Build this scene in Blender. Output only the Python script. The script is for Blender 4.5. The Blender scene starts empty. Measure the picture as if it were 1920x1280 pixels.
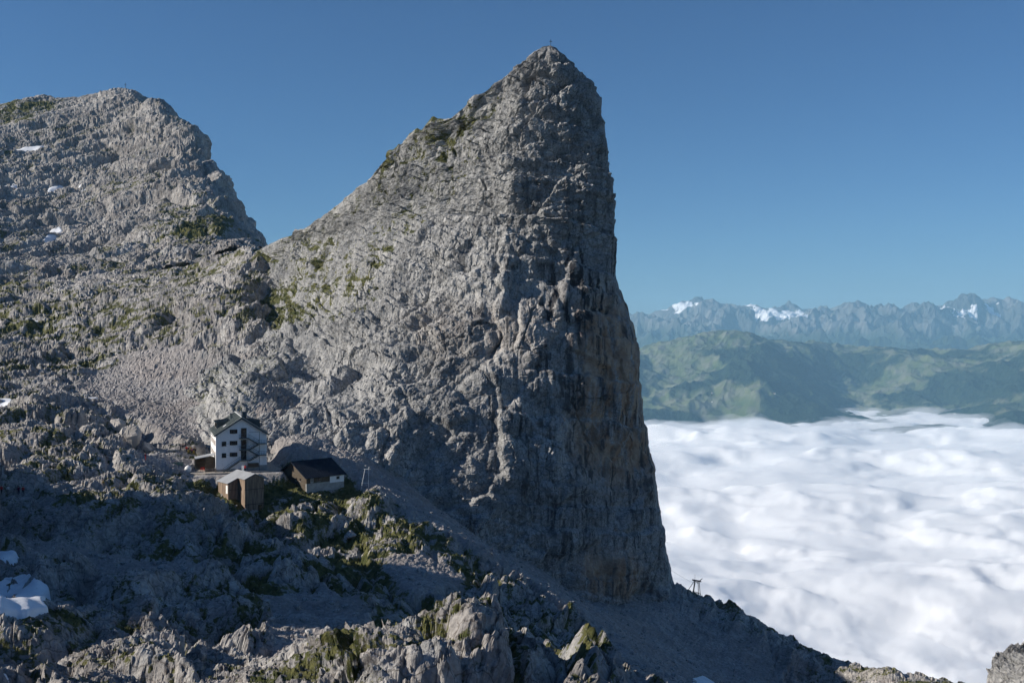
import bpy, math, random
import numpy as np
from mathutils import Vector, Matrix

# ------------------------------------------------------------------ camera, sky, sun, exposure
S = bpy.context.scene
F = 1867.0                                   # focal length in pixels of the 1920 px wide photograph (35 mm lens)
cam_d = bpy.data.cameras.new('camera'); cam = bpy.data.objects.new('camera', cam_d)
S.collection.objects.link(cam); S.camera = cam
cam_d.sensor_width = 36.0; cam_d.lens = 36.0 * F / 1920.0
cam_d.clip_start = 0.5; cam_d.clip_end = 120000.0
cam.location = (0, 0, 0); cam.rotation_euler = (math.radians(90), 0, 0)

SUN = Vector((-0.895, -0.13, 0.42)).normalized()      # towards the sun: from the left, a little on the camera's side
SUN_EL = math.asin(SUN.z)
world = bpy.data.worlds.new('World'); S.world = world; world.use_nodes = True
wn = world.node_tree.nodes; wl = world.node_tree.links
sky = wn.new('ShaderNodeTexSky'); sky.sky_type = 'NISHITA'; sky.sun_disc = False
sky.sun_elevation = SUN_EL; sky.sun_rotation = math.atan2(SUN.x, SUN.y)
sky.altitude = 2200.0; sky.air_density = 1.35; sky.dust_density = 0.0; sky.ozone_density = 10.0
wl.new(sky.outputs['Color'], wn['Background'].inputs['Color'])
wn['Background'].inputs['Strength'].default_value = 0.062
sun_d = bpy.data.lights.new('sun', 'SUN'); sun_d.energy = 5.0; sun_d.angle = math.radians(0.53); sun_d.color = (1.0, 0.93, 0.83)
sun_o = bpy.data.objects.new('sun', sun_d); S.collection.objects.link(sun_o)
sun_o.rotation_euler = SUN.to_track_quat('Z', 'Y').to_euler()
S.view_settings.view_transform = 'Standard'; S.view_settings.look = 'None'
S.view_settings.exposure = 0.40; S.view_settings.gamma = 1.0; S.view_settings.use_curve_mapping = False
S.render.engine = 'CYCLES'
S.cycles.max_bounces = 6; S.cycles.diffuse_bounces = 3; S.cycles.volume_bounces = 3
S.cycles.use_denoising = True; S.cycles.use_adaptive_sampling = True; S.cycles.adaptive_threshold = 0.025

# ------------------------------------------------------------------ helpers
rng = np.random.default_rng(7); random.seed(7)
def at(px, py, D): return Vector(((px - 960) / F * D, D, (640 - py) / F * D))

def gn_fields(P, specs):
    """Evaluate Blender's noise and Voronoi textures at the points P (n x 3); one array for each spec."""
    n = len(P)
    me = bpy.data.meshes.new('tmp'); me.vertices.add(n)
    me.vertices.foreach_set('co', np.ascontiguousarray(P, np.float32).ravel())
    ob = bpy.data.objects.new('tmp', me); S.collection.objects.link(ob)
    g = bpy.data.node_groups.new('tmp', 'GeometryNodeTree')
    g.interface.new_socket('Geometry', in_out='INPUT', socket_type='NodeSocketGeometry')
    g.interface.new_socket('Geometry', in_out='OUTPUT', socket_type='NodeSocketGeometry')
    gi = g.nodes.new('NodeGroupInput'); go = g.nodes.new('NodeGroupOutput')
    pos = g.nodes.new('GeometryNodeInputPosition')
    cur = gi.outputs[0]; outs = []
    for k, s in enumerate(specs):
        v = pos.outputs[0]
        m = g.nodes.new('ShaderNodeVectorMath'); m.operation = 'MULTIPLY_ADD'
        g.links.new(v, m.inputs[0]); m.inputs[1].default_value = s.get('mul', (1, 1, 1)); m.inputs[2].default_value = s.get('off', (0, 0, 0))
        v = m.outputs[0]
        if s['k'] == 'noise':
            t = g.nodes.new('ShaderNodeTexNoise'); t.noise_dimensions = '3D'; t.noise_type = s.get('type', 'FBM'); t.normalize = s.get('norm', True)
            for key, val in (('Scale', s.get('scale', 1)), ('Detail', s.get('detail', 3)), ('Roughness', s.get('rough', 0.5)), ('Lacunarity', s.get('lac', 2.0))):
                t.inputs[key].default_value = val
            if t.noise_type == 'RIDGED_MULTIFRACTAL': t.inputs['Offset'].default_value = 1.0; t.inputs['Gain'].default_value = 2.0
            outlist = [('Color' if s.get('vec') else 0, s.get('vec', False))]
        else:
            t = g.nodes.new('ShaderNodeTexVoronoi'); t.voronoi_dimensions = '3D'; t.feature = s.get('feature', 'F1')
            t.inputs['Scale'].default_value = s.get('scale', 1); t.inputs['Randomness'].default_value = s.get('rand', 1.0)
            outlist = [('Position', True), ('Color', True)] if s['k'] == 'cell' else [('Distance', False)]
        g.links.new(v, t.inputs['Vector'])
        names = []
        for q, (o, isv) in enumerate(outlist):
            st = g.nodes.new('GeometryNodeStoreNamedAttribute'); st.domain = 'POINT'; st.data_type = 'FLOAT_VECTOR' if isv else 'FLOAT'
            nm = f'f{k}_{q}'; st.inputs['Name'].default_value = nm
            g.links.new(cur, st.inputs['Geometry']); g.links.new(t.outputs[o], st.inputs['Value']); cur = st.outputs[0]
            names.append((nm, isv))
        outs.append(names)
    g.links.new(cur, go.inputs[0])
    md = ob.modifiers.new('n', 'NODES'); md.node_group = g
    dg = bpy.context.evaluated_depsgraph_get(); ev = ob.evaluated_get(dg).data
    res = []
    for names in outs:
        r = []
        for nm, isv in names:
            a = ev.attributes[nm]; arr = np.empty(n * (3 if isv else 1), np.float32)
            a.data.foreach_get('vector' if isv else 'value', arr); r.append(arr.reshape(n, 3) if isv else arr)
        res.append(r[0] if len(r) == 1 else r)
    bpy.data.objects.remove(ob); bpy.data.meshes.remove(me); bpy.data.node_groups.remove(g)
    return res

def sstep(a, b, x):
    t = np.clip((x - a) / (b - a), 0, 1); return t * t * (3 - 2 * t)

def blocks(P, size, mul=(1, 1, 1), warp=0.35, off=(0, 0, 0), crack=0.5, step=0.38, tilt=0.85):
    """Broken rock: tilted facets, steps between blocks and cracks along their joints. About -0.6 .. 0.6, times the block size."""
    mul = np.array(mul, np.float32); Q = P * mul
    w1 = gn_fields(Q, [dict(k='noise', vec=True, scale=0.7 / size, detail=2.0, rough=0.45, off=off)])[0]
    Q = Q + (w1 - 0.5) * size * warp * 2.8 + np.array(off, np.float32)
    (C, col), e = gn_fields(Q, [dict(k='cell', scale=1.0 / size), dict(k='voro', feature='DISTANCE_TO_EDGE', scale=1.0 / size)])
    f = np.einsum('ij,ij->i', (col - 0.5) * 2.0, (Q - C) / size) * tilt
    return f + step * (col[:, 0] - 0.5) - crack * (1 - sstep(0.0, 0.11, e)) * 0.35

def beds(P, h, axis, warp=2.0, seed=0.0):
    """Bedded rock: layers of thickness h across the axis, each standing out or back, with a notch under it. About -0.7 .. 0.7."""
    a = np.array(axis, np.float32); a = a / np.linalg.norm(a)
    w1, w2 = gn_fields(P, [dict(k='noise', scale=0.16 / h, detail=2, off=(seed, 3, 1)), dict(k='noise', scale=0.9 / h, detail=2, off=(seed, 1, 7))])
    Lc = (P @ a) / h + (w1 - 0.5) * warp * 2 + (w2 - 0.5) * 0.7; i = np.floor(Lc); f = Lc - i
    r = np.sin(i * 12.9898 + seed * 3.1) * 43758.5453; r = r - np.floor(r)
    return (r - 0.5) + (f - 0.5) * 0.5 - 0.35 * (1 - sstep(0.0, 0.14, f))

class TPS:
    """Thin plate spline through scattered control points."""
    def __init__(self, X, v, lam=1e-4):
        X = np.asarray(X, float); v = np.asarray(v, float); n = len(X); self.X = X
        d = ((X[:, None] - X[None]) ** 2).sum(-1); K = 0.5 * d * np.log(d + 1e-9) + np.eye(n) * lam
        Pm = np.c_[np.ones(n), X]; A = np.block([[K, Pm], [Pm.T, np.zeros((3, 3))]])
        self.w = np.linalg.solve(A, np.r_[v, np.zeros(3)])
    def __call__(self, A, B):
        sh = A.shape; a = A.ravel(); b = B.ravel(); n = len(self.X)
        out = self.w[n] + self.w[n + 1] * a + self.w[n + 2] * b
        for i in range(n):
            d = (a - self.X[i, 0]) ** 2 + (b - self.X[i, 1]) ** 2
            out = out + self.w[i] * 0.5 * d * np.log(d + 1e-9)
        return out.reshape(sh)

def upsample(G, ri, ci):
    """Smooth (cubic) lookup of grid G at fractional rows ri and columns ci."""
    def axis(G, t):
        n = G.shape[0]; i = np.clip(np.floor(t).astype(int), 0, n - 2); f = (t - i)[:, None]
        p = lambda k: G[np.clip(i + k, 0, n - 1)]
        a, b, c, d = p(-1), p(0), p(1), p(2)
        return b + 0.5 * f * (c - a + f * (2 * a - 5 * b + 4 * c - d + f * (3 * (b - c) + d - a)))
    return axis(axis(G, ri).T, ci).T

def grid_normals(X):
    du = np.gradient(X, axis=1); dv = np.gradient(X, axis=0)
    N = np.cross(du, dv); return N / (np.linalg.norm(N, axis=-1, keepdims=True) + 1e-9)

def inpoly(px, py, poly):
    r = np.zeros(px.shape, bool); n = len(poly)
    for i in range(n):
        x1, y1 = poly[i]; x2, y2 = poly[(i + 1) % n]
        if y1 == y2: continue
        c = ((y1 > py) != (y2 > py)) & (px < (x2 - x1) * (py - y1) / (y2 - y1) + x1); r ^= c
    return r.astype(np.float32)

def blur(A, r):
    for ax in (0, 1):
        for _ in range(2):
            B = np.concatenate([np.repeat(A.take([0], ax), r + 1, ax), A, np.repeat(A.take([-1], ax), r, ax)], ax)
            c = np.cumsum(B, axis=ax, dtype=np.float64); n = A.shape[ax]
            A = ((c.take(range(2 * r + 1, 2 * r + 1 + n), ax) - c.take(range(0, n), ax)) / (2 * r + 1)).astype(np.float32)
    return A

def grid_mesh(name, X, mat, attrs=None, smooth=False, wrap=False):
    h, w = X.shape[:2]; n = h * w
    idx = np.arange(n, dtype=np.int32).reshape(h, w)
    if wrap: idx = np.c_[idx, idx[:, :1]]
    q = np.stack([idx[:-1, :-1], idx[:-1, 1:], idx[1:, 1:], idx[1:, :-1]], -1).reshape(-1, 4)
    me = bpy.data.meshes.new(name); me.vertices.add(n); me.vertices.foreach_set('co', X.astype(np.float32).ravel())
    m = len(q); me.loops.add(m * 4); me.loops.foreach_set('vertex_index', q.ravel())
    me.polygons.add(m); me.polygons.foreach_set('loop_start', np.arange(m, dtype=np.int32) * 4)
    me.polygons.foreach_set('use_smooth', np.full(m, smooth)); me.update(); me.validate()
    for k, a in (attrs or {}).items():
        t = me.attributes.new(k, 'FLOAT', 'POINT'); t.data.foreach_set('value', np.ascontiguousarray(a, np.float32).ravel())
    me.materials.append(mat); o = bpy.data.objects.new(name, me); S.collection.objects.link(o)
    return o

def tag(o, label=None, cat=None, group=None, kind=None):
    for k, v in (('label', label), ('category', cat), ('group', group), ('kind', kind)):
        if v: o[k] = v
    return o

# ------------------------------------------------------------------ materials
class NT:
    """Small helper to write shader node trees."""
    def __init__(self, name):
        self.m = bpy.data.materials.new(name); self.m.use_nodes = True; self.t = self.m.node_tree; self.t.nodes.clear()
        self.out = self.n('ShaderNodeOutputMaterial'); self.p = self.n('ShaderNodeBsdfPrincipled')
        self.l(self.p.outputs[0], self.out.inputs['Surface']); self.co = self.n('ShaderNodeTexCoord').outputs['Object']
    def n(self, t): return self.t.nodes.new(t)
    def l(self, a, b): self.t.links.new(a, b)
    def put(self, sock, v):
        if hasattr(v, 'is_linked') or isinstance(v, bpy.types.NodeSocket): self.l(v, sock)
        else: sock.default_value = v
    def map(self, scale, rot=(0, 0, 0), co=None):
        m = self.n('ShaderNodeMapping'); self.l(co or self.co, m.inputs['Vector']); m.inputs['Scale'].default_value = scale; m.inputs['Rotation'].default_value = rot; return m.outputs[0]
    def noise(self, scale, detail=4, rough=0.55, co=None, dist=0.0, type='FBM'):
        t = self.n('ShaderNodeTexNoise'); t.noise_type = type; self.l(co or self.co, t.inputs['Vector'])
        t.inputs['Scale'].default_value = scale; t.inputs['Detail'].default_value = detail; t.inputs['Roughness'].default_value = rough; t.inputs['Distortion'].default_value = dist
        return t.outputs[0]
    def voro(self, scale, feature='F1', out='Distance', co=None):
        t = self.n('ShaderNodeTexVoronoi'); t.feature = feature; self.l(co or self.co, t.inputs['Vector']); t.inputs['Scale'].default_value = scale; return t.outputs[out]
    def warp(self, scale, amount):
        n = self.n('ShaderNodeTexNoise'); self.l(self.co, n.inputs['Vector']); n.inputs['Scale'].default_value = scale; n.inputs['Detail'].default_value = 3
        m = self.n('ShaderNodeVectorMath'); m.operation = 'MULTIPLY_ADD'; self.l(n.outputs['Color'], m.inputs[0]); m.inputs[1].default_value = (amount,) * 3; self.l(self.co, m.inputs[2]); return m.outputs[0]
    def ramp(self, v, a, b, lo=0.0, hi=1.0):
        r = self.n('ShaderNodeMapRange'); r.interpolation_type = 'SMOOTHSTEP'; self.l(v, r.inputs['Value'])
        for k, x in ((1, a), (2, b), (3, lo), (4, hi)): r.inputs[k].default_value = x
        return r.outputs[0]
    def mix(self, f, a, b, mode='MIX'):
        m = self.n('ShaderNodeMix'); m.data_type = 'RGBA'; m.blend_type = mode
        self.put(m.inputs[0], f)
        for s, v in ((m.inputs[6], a), (m.inputs[7], b)):
            self.put(s, v if isinstance(v, bpy.types.NodeSocket) else (*v, 1.0) if len(v) == 3 else v)
        return m.outputs[2]
    def math(self, op, a, b=0.0):
        m = self.n('ShaderNodeMath'); m.operation = op; self.put(m.inputs[0], a); self.put(m.inputs[1], b); return m.outputs[0]
    def attr(self, name):
        a = self.n('ShaderNodeAttribute'); a.attribute_name = name; return a.outputs['Fac']
    def bump(self, h, strength, dist):
        b = self.n('ShaderNodeBump'); b.inputs['Strength'].default_value = strength; b.inputs['Distance'].default_value = dist; self.l(h, b.inputs['Height']); self.l(b.outputs[0], self.p.inputs['Normal'])
    def done(self, col, rough=0.9, spec=0.2):
        self.put(self.p.inputs['Base Color'], col if isinstance(col, bpy.types.NodeSocket) else (*col, 1.0)); self.put(self.p.inputs['Roughness'], rough)
        self.p.inputs['Specular IOR Level'].default_value = spec; return self.m

def rock_material(name, k=1.0, bump=0.5):
    """Grey limestone with grass, scree, ochre and black water streaks where the mesh's attributes say so. k: size factor."""
    t = NT(name)
    big = t.noise(0.035 / k, 4, 0.55); mid = t.noise(0.22 / k, 5, 0.62); fine = t.noise(1.6 / k, 5, 0.65)
    c = t.mix(t.ramp(big, 0.35, 0.65), (0.355, 0.352, 0.346), (0.49, 0.482, 0.466))
    c = t.mix(t.ramp(mid, 0.38, 0.62), t.mix(1.0, c, (0.70, 0.71, 0.73), 'MULTIPLY'), c)
    pt = t.noise(0.09 / k, 6, 0.7, dist=0.6); c = t.mix(t.math('MULTIPLY', t.ramp(pt, 0.55, 0.68), 0.5), c, (0.15, 0.15, 0.155))
    crk = t.voro(0.42 / k, 'DISTANCE_TO_EDGE', co=t.warp(0.8 / k, 1.6 * k)); c = t.mix(t.ramp(crk, 0.0, 0.05, 0.7, 0.0), c, (0.06, 0.06, 0.062))
    c = t.mix(t.ramp(fine, 0.34, 0.66), t.mix(1.0, c, (0.68, 0.68, 0.68), 'MULTIPLY'), t.mix(1.0, c, (1.12, 1.11, 1.09), 'MULTIPLY'))
    # dark lichen and water streaks running down steep rock
    st = t.noise(1.0, 4, 0.6, co=t.map((0.55 / k, 0.55 / k, 0.035 / k))); st2 = t.noise(1.0, 3, 0.6, co=t.map((0.12 / k, 0.12 / k, 0.05 / k)))
    sm = t.math('MULTIPLY', t.ramp(st, 0.47, 0.60), t.math('MULTIPLY', t.ramp(st2, 0.42, 0.56), t.attr('streak')))
    warm = t.math('MULTIPLY', t.attr('warm'), t.ramp(t.noise(1.0, 4, 0.6, co=t.map((0.3 / k, 0.3 / k, 0.06 / k))), 0.32, 0.54))
    c = t.mix(warm, c, t.mix(t.ramp(mid, 0.35, 0.65), (0.34, 0.205, 0.125), (0.52, 0.37, 0.25)))
    c = t.mix(t.math('MULTIPLY', sm, 0.85), c, (0.045, 0.045, 0.05))
    # scree: pinkish grey rubble, every stone its own tone
    vs = t.voro(1.7 / k, 'F1', 'Color'); sep = t.n('ShaderNodeSeparateColor'); t.l(vs, sep.inputs[0])
    sc = t.mix(sep.outputs[0], (0.25, 0.235, 0.228), (0.42, 0.40, 0.385))
    sc = t.mix(t.ramp(t.noise(0.05 / k, 3), 0.4, 0.65), sc, t.mix(1.0, sc, (1.0, 0.95, 0.915), 'MULTIPLY'))
    sc = t.mix(t.math('MULTIPLY', t.ramp(t.noise(1.0, 4, 0.6, co=t.map((0.05 / k, 0.16 / k, 0.16 / k), (0, 0.6, 0.5))), 0.42, 0.6), 0.55), sc, (0.235, 0.215, 0.205))
    c = t.mix(t.attr('scree'), c, sc)
    g = t.mix(t.ramp(t.noise(0.5 / k, 4), 0.35, 0.65), (0.055, 0.065, 0.02), (0.15, 0.145, 0.055))
    g = t.mix(t.ramp(fine, 0.3, 0.7), t.mix(1.0, g, (0.6, 0.6, 0.6), 'MULTIPLY'), g)
    gm = t.ramp(t.math('ADD', t.attr('grass'), t.math('MULTIPLY', t.math('SUBTRACT', fine, 0.5), 1.4)), 0.42, 0.6)
    c = t.mix(gm, c, g)
    h = t.math('ADD', t.noise(1.3 / k, 6, 0.7), t.math('MULTIPLY', t.voro(1.15 / k), 0.35))
    t.bump(h, bump, 0.6 * k)
    return t.done(c, 0.92, 0.15)
# ------------------------------------------------------------------ ground: one sheet from the camera's feet up to the high mountain
# control points: pixel x, pixel y in the photograph and the distance at which that piece of ground lies
GC = [
 # at the camera's feet, below the frame
 (960,1500,6),(200,1500,6),(1700,1500,6),(-800,1300,6),(960,1420,25),(200,1420,25),(1700,1450,25),(-800,1150,25),(2300,1500,25),
 # sunlit foreground hump
 (860,1150,86),(730,1158,86),(960,1188,83),(1100,1248,85),(1200,1284,88),(1400,1345,92),(1700,1420,95),(2200,1450,95),
 (860,1285,66),(500,1290,72),(200,1290,76),(0,1290,78),(1100,1345,65),(1500,1400,66),
 (0,1195,104),(200,1188,104),(400,1222,100),(600,1242,95),
 (860,1215,120),(1000,1255,120),(740,1200,122),
 # hollow
 (0,1158,126),(50,1088,150),(0,1035,168),(255,1095,136),(330,1150,121),(150,1135,134),(400,1105,150),(460,1150,138),(550,1195,122),(640,1150,140),
 (600,1050,186),(700,1085,176),(800,1095,176),(500,1050,180),(300,1040,174),(150,1035,168),
 (0,1003,176),(0,940,193),(150,960,195),(300,950,200),(420,985,205),(350,925,210),(0,900,206),
 (200,890,222),(0,860,236),(100,800,264),(0,762,300),(300,870,240),
 # terrace and hut knoll
 (452,882,252),(390,872,256),(510,884,256),(430,862,274),(400,859,277),(470,861,276),(360,868,257),(380,885,247),(352,844,264),(332,846,262),(378,842,270),
 (410,917,243),(428,930,240),(476,970,238),(440,955,236),(460,905,247),(505,905,250),
 (580,917,249),(640,908,258),(610,905,258),(545,890,256),(685,908,256),
 (560,965,230),(650,1000,224),(550,1012,214),(750,1030,215),(850,1080,205),(950,1120,199),(1010,1180,184),(900,1185,160),(1060,1225,170),(1110,1260,160),(1180,1300,150),
 (760,950,244),(870,1012,235),(1000,1087,225),(1100,1152,214),
 # slopes behind the hut, scree
 (440,800,298),(300,845,262),(250,820,276),(200,760,310),(440,742,324),(450,720,313),(300,700,350),(150,655,384),(0,680,360),(0,600,430),(150,565,440),(300,560,425),(450,605,376),
 (400,510,455),(470,467,462),(420,492,470),(560,832,275),(650,832,286),(700,868,280),(720,900,268),(762,902,284),(900,1012,284),(1000,1062,288),(1000,1078,258),(1100,1125,290),
 (1135,1150,258),(1200,1200,250),(1200,1132,308),(1300,1180,306),(1305,1112,345),(1265,1098,344),(1370,1142,335),(1480,1197,320),(1580,1234,306),(1680,1254,294),(1750,1268,282),(1920,1310,270),(2200,1340,260),
 (1400,1252,290),(1300,1275,248),(1550,1290,292),(1700,1340,220),(1900,1387,140),(2200,1400,150),(1450,1330,170),
 # beyond the edge the ground falls into the valley
 (1370,1290,400),(1300,1270,420),(1580,1430,380),(1750,1480,350),(1920,1500,340),(2250,1500,330),(1265,1290,450),(1000,1250,480),(1300,1500,560),(1700,1600,480),(1000,1120,345),(1150,1160,345),
 (800,960,340),(800,950,480),(560,805,291),(560,705,340),(560,612,420),(560,540,470),(650,800,340),(650,760,420),(650,700,520),(560,600,560),
 # the high mountain on the left
 (0,195,1180),(150,185,1170),(245,168,1160),(300,195,1080),(320,212,1050),(345,232,1010),(372,240,980),
 (0,280,1000),(0,350,900),(0,450,750),(150,300,980),(150,400,850),(150,480,680),(250,250,1020),(250,350,880),(250,430,740),(300,300,940),(300,400,780),(330,470,600),
 (356,265,955),(356,350,850),(386,395,770),(433,432,690),(480,461,560),(400,480,560),(200,500,580),(0,520,560),
 (400,300,1000),(430,365,960),(462,410,900),(487,460,800),(415,340,985),
 (440,420,1100),(500,540,900),(520,520,640),(540,600,800),(600,650,1000),(420,330,1200),(0,260,1330),(245,250,1330),(350,330,1300),(600,650,640),(640,640,1300),
 # left of the frame
 (-300,205,1180),(-300,450,750),(-300,600,430),(-400,900,195),(-400,780,270),(-400,1010,120),(-400,1150,80),(-1300,800,100),(-1300,780,200),(-1300,700,400),(-400,260,1330),(-1300,400,800),(-2700,1100,25),(-2700,800,100),(-2700,760,200),(-2700,700,400),(-1300,1000,50),
 (60,185,1175),(105,186,1172),(200,170,1165),(275,188,1120),(0,240,1080),(100,235,1080),(200,225,1075),(-150,198,1180),
]
g_tps = TPS([(a / 200.0, 5 * math.log(d)) for a, b, d in GC], [(640 - b) / F for a, b, d in GC], lam=2e-4)

def base_ground(cols, D):
    cc = np.linspace(cols[0], cols[-1], max(40, int((cols[-1] - cols[0]) / 14))); lr = np.linspace(math.log(D[0]), math.log(D[-1]), max(60, int(math.log(D[-1] / D[0]) * 75)))
    A, B = np.meshgrid(cc / 200.0, 5 * lr); G = g_tps(A, B)
    ri = (np.log(D) - lr[0]) / (lr[1] - lr[0]); ci = (cols - cc[0]) / (cc[1] - cc[0])
    T = upsample(G, ri, ci)
    X = np.empty(T.shape + (3,)); X[..., 0] = (cols[None] - 960) / F * D[:, None]; X[..., 1] = D[:, None]; X[..., 2] = T * D[:, None]
    # shoulder of the next mountain, left of the frame: it shades the hollow
    for (cx, cy, sx, sy, rot, h) in SHOULDERS:
        c, s = math.cos(rot), math.sin(rot); u = (X[..., 0] - cx) * c + (X[..., 1] - cy) * s; v = -(X[..., 0] - cx) * s + (X[..., 1] - cy) * c
        X[..., 2] += h * np.exp(-(np.abs(u / sx) ** 3 + np.abs(v / sy) ** 3))
    return X
SHOULDERS = [(-172, 150, 50, 45, 0.0, 60.0)]

def noise_stack(P, specs): return gn_fields(P, specs)

SCREE = [
 [(120,720),(330,625),(450,690),(480,740),(520,790),(640,825),(700,850),(770,900),(900,1005),(1000,1060),(1130,1120),(1260,1110),(1400,1195),(1500,1290),(1180,1290),(1120,1170),(1000,1088),(880,1018),(760,950),(650,888),(540,850),(400,835),(310,815),(220,760)],
 [(500,1120),(620,1090),(690,1150),(640,1222),(520,1235)], [(700,1050),(800,1040),(870,1090),(780,1115)], [(0,1010),(200,1010),(420,1060),(300,1085),(120,1080)],

]
GRAVEL = [(360,858),(405,858),(505,862),(540,880),(520,892),(430,890),(395,893),(372,880),(330,872),(270,862),(250,850),(300,852)]
GRASS = [
 [(498,846),(545,852),(650,880),(700,895),(770,955),(880,1030),(930,1090),(800,1100),(690,1060),(560,1010),(500,960),(480,900),(500,885)],
 [(400,640),(470,595),(480,603),(408,655)], [(270,390),(380,360),(430,400),(430,450),(300,460)], [(120,930),(300,890),(340,905),(200,950)],
 [(420,900),(480,890),(500,1000),(430,990)], [(350,870),(400,880),(400,910),(340,890)], [(0,190),(110,190),(60,240),(0,240)], [(370,838),(392,838),(392,850),(372,850)], [(560,430),(620,420),(600,480),(540,490)],
]
H0_ = np.array(at(452.8, 882, 254)); HR_ = math.radians(20.2)
CALM = [((-86.0, 263.0), 8.0, 0.15), ((-51.0, 256.0), 11.0, 0.25), ((-65.0, 243.0), 8.0, 0.25)]        # gentler rock where barn and shed stand

def ground_part(name, cols, D, mat, k, row_blur):
    X = base_ground(cols, D); shp = X.shape[:2]
    px = np.broadcast_to(cols[None], shp); py = 640 - X[..., 2] / X[..., 1] * F
    scree = blur(np.clip(sum(inpoly(px, py, p) for p in SCREE), 0, 1), row_blur); gravel = blur(inpoly(px, py, GRAVEL), 2)
    grass_z = blur(np.clip(sum(inpoly(px, py, p) for p in GRASS), 0, 1), row_blur)
    N = grid_normals(X); N[N[..., 2] < 0] *= -1
    P = X.reshape(-1, 3).astype(np.float32)
    n1, n2, n3, env, sc1, n5 = gn_fields(P, [dict(k='noise', scale=0.018 / k, detail=3, type='RIDGED_MULTIFRACTAL', norm=False), dict(k='noise', scale=0.05 / k, detail=4, rough=0.55),
        dict(k='noise', scale=0.32 / k, detail=4, type='RIDGED_MULTIFRACTAL', norm=False), dict(k='noise', scale=0.03 / k, detail=2), dict(k='noise', scale=0.02 / k, detail=3), dict(k='noise', scale=1.15, detail=3, type='RIDGED_MULTIFRACTAL', norm=False, mul=(1, 0.7, 1))])
    scree_f = scree.ravel(); scree_f = sstep(0.25, 0.75, scree_f + (n2 - 0.5) * 1.6 + (n3 - 1.0) * 0.12)
    flat = np.zeros(len(P), np.float32)
    lx = (P[:, 0] - H0_[0]) * math.cos(HR_) + (P[:, 1] - H0_[1]) * math.sin(HR_); ly = -(P[:, 0] - H0_[0]) * math.sin(HR_) + (P[:, 1] - H0_[1]) * math.cos(HR_)
    dist = np.hypot(np.maximum(np.abs(lx + 0.5) + 3.2 * (lx < 0) * sstep(5.0, 8.0, ly) - 9.5, 0), np.maximum(np.abs(ly - 9.0) - 13.5, 0)) + (n2 - 0.5) * 6.0
    flat = 1 - sstep(0.0, 3.6, dist); calm = np.ones(len(P), np.float32)
    for (cx, cy), r, a_ in CALM: calm *= 1 - (1 - a_) * (1 - sstep(r * 0.7, r * 1.5, np.hypot(P[:, 0] - cx, P[:, 1] - cy) + (n2 - 0.5) * 8))
    gv = np.maximum(flat, sstep(0.3, 0.7, gravel.ravel()))
    rock = (1 - 0.9 * scree_f) * (1 - flat) * calm * (1 - 0.6 * gravel.ravel())
    # strata: blocks stretched along tilted beds rising to the right
    a = math.radians(24); R = np.array([[math.cos(a), 0, math.sin(a)], [0, 1, 0], [-math.sin(a), 0, math.cos(a)]], np.float32)
    Q = P @ R.T
    b1 = blocks(Q, 15.0 * k, mul=(0.55, 0.8, 1.5), crack=1.6); b2 = blocks(Q, 5.2 * k, mul=(0.6, 0.8, 1.3), off=(31, 7, 3), crack=1.2); b3 = blocks(Q, 1.9 * k, mul=(0.75, 0.85, 1.15), off=(5, 77, 3)); b4 = blocks(P, 0.95 * k, off=(1, 2, 40))
    e = 0.55 + 0.9 * sstep(0.3, 0.7, env)
    s1 = beds(P, 7.5 * k, (-0.5, 0.15, 1.0), 1.6, 2.0); s2 = beds(P, 2.2 * k, (-0.5, 0.15, 1.0), 2.0, 5.0); br = sstep(0.38, 0.62, env)
    crest = 1 - 0.65 * np.exp(-((P[:, 1] - 1165) / 60.0) ** 2) if k > 1.3 else 1.0
    big = crest * rock * k * ((n1 - 1.0) * 2.0 + (n2 - 0.5) * 5.0 + e * (b1 * 3.0 + b2 * (0.25 + 0.7 * br)) + s1 * 2.8)
    big += (1 - rock) * (1 - flat) * k * ((n2 - 0.5) * 2.6 + b2 * 0.25) + flat * k * (n3 - 1.0) * 0.08
    fine = rock * k * (br * (b2 * 0.4 + b3 * 0.55) + b3 * 0.2 + b4 * 0.24 + s2 * 0.9 + (n3 - 1.0) * 0.42) + (1 - rock) * (1 - flat) * k * (b3 * 0.26 + b4 * 0.24 + (n3 - 1.0) * 0.2)
    d = blur(big.reshape(shp).astype(np.float32), 1).ravel() + fine
    X[..., 2] = X[..., 2] * (1 - flat.reshape(shp)) + flat.reshape(shp) * (H0_[2] - 0.35)
    d += rock * (n5 - 1.0) * 0.22 * (1 - sstep(110, 260, P[:, 1]))
    near = sstep(40, 70, P[:, 1]); d *= near
    X = X + (N * d.reshape(shp)[..., None]) * np.array([0.9, 0.9, 1.0])
    # grass on the gentler ground between the rocks
    N2 = grid_normals(X); N2[N2[..., 2] < 0] *= -1
    Nb = np.stack([blur(N2[..., i].astype(np.float32), 2) for i in range(3)], -1); nz = (Nb[..., 2] / (np.linalg.norm(Nb, axis=-1) + 1e-9)).ravel()
    hollow = np.clip(-(b2 + 0.6 * b3), -0.5, 0.5)
    gr = sstep(0.55, 0.9, nz) * 0.42 + hollow * 0.8 + (sc1 - 0.5) * 1.3 + grass_z.ravel() * 0.36 - 0.155
    gr = np.clip(gr, 0, 1) * (1 - 0.85 * scree_f) * (1 - gv * 0.7)
    if k > 1.3: gr *= 0.75
    gr *= 1 - 0.5 * blur(inpoly(px, py, [(390,625),(620,620),(600,790),(400,790)]), 8).ravel()
    # grass softens the rock under it
    o = grid_mesh(name, X, mat, dict(grass=gr, scree=np.maximum(scree_f, gv), streak=0.35 + 0 * gr, warm=0.12 + 0 * gr))
    return o, X

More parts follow.
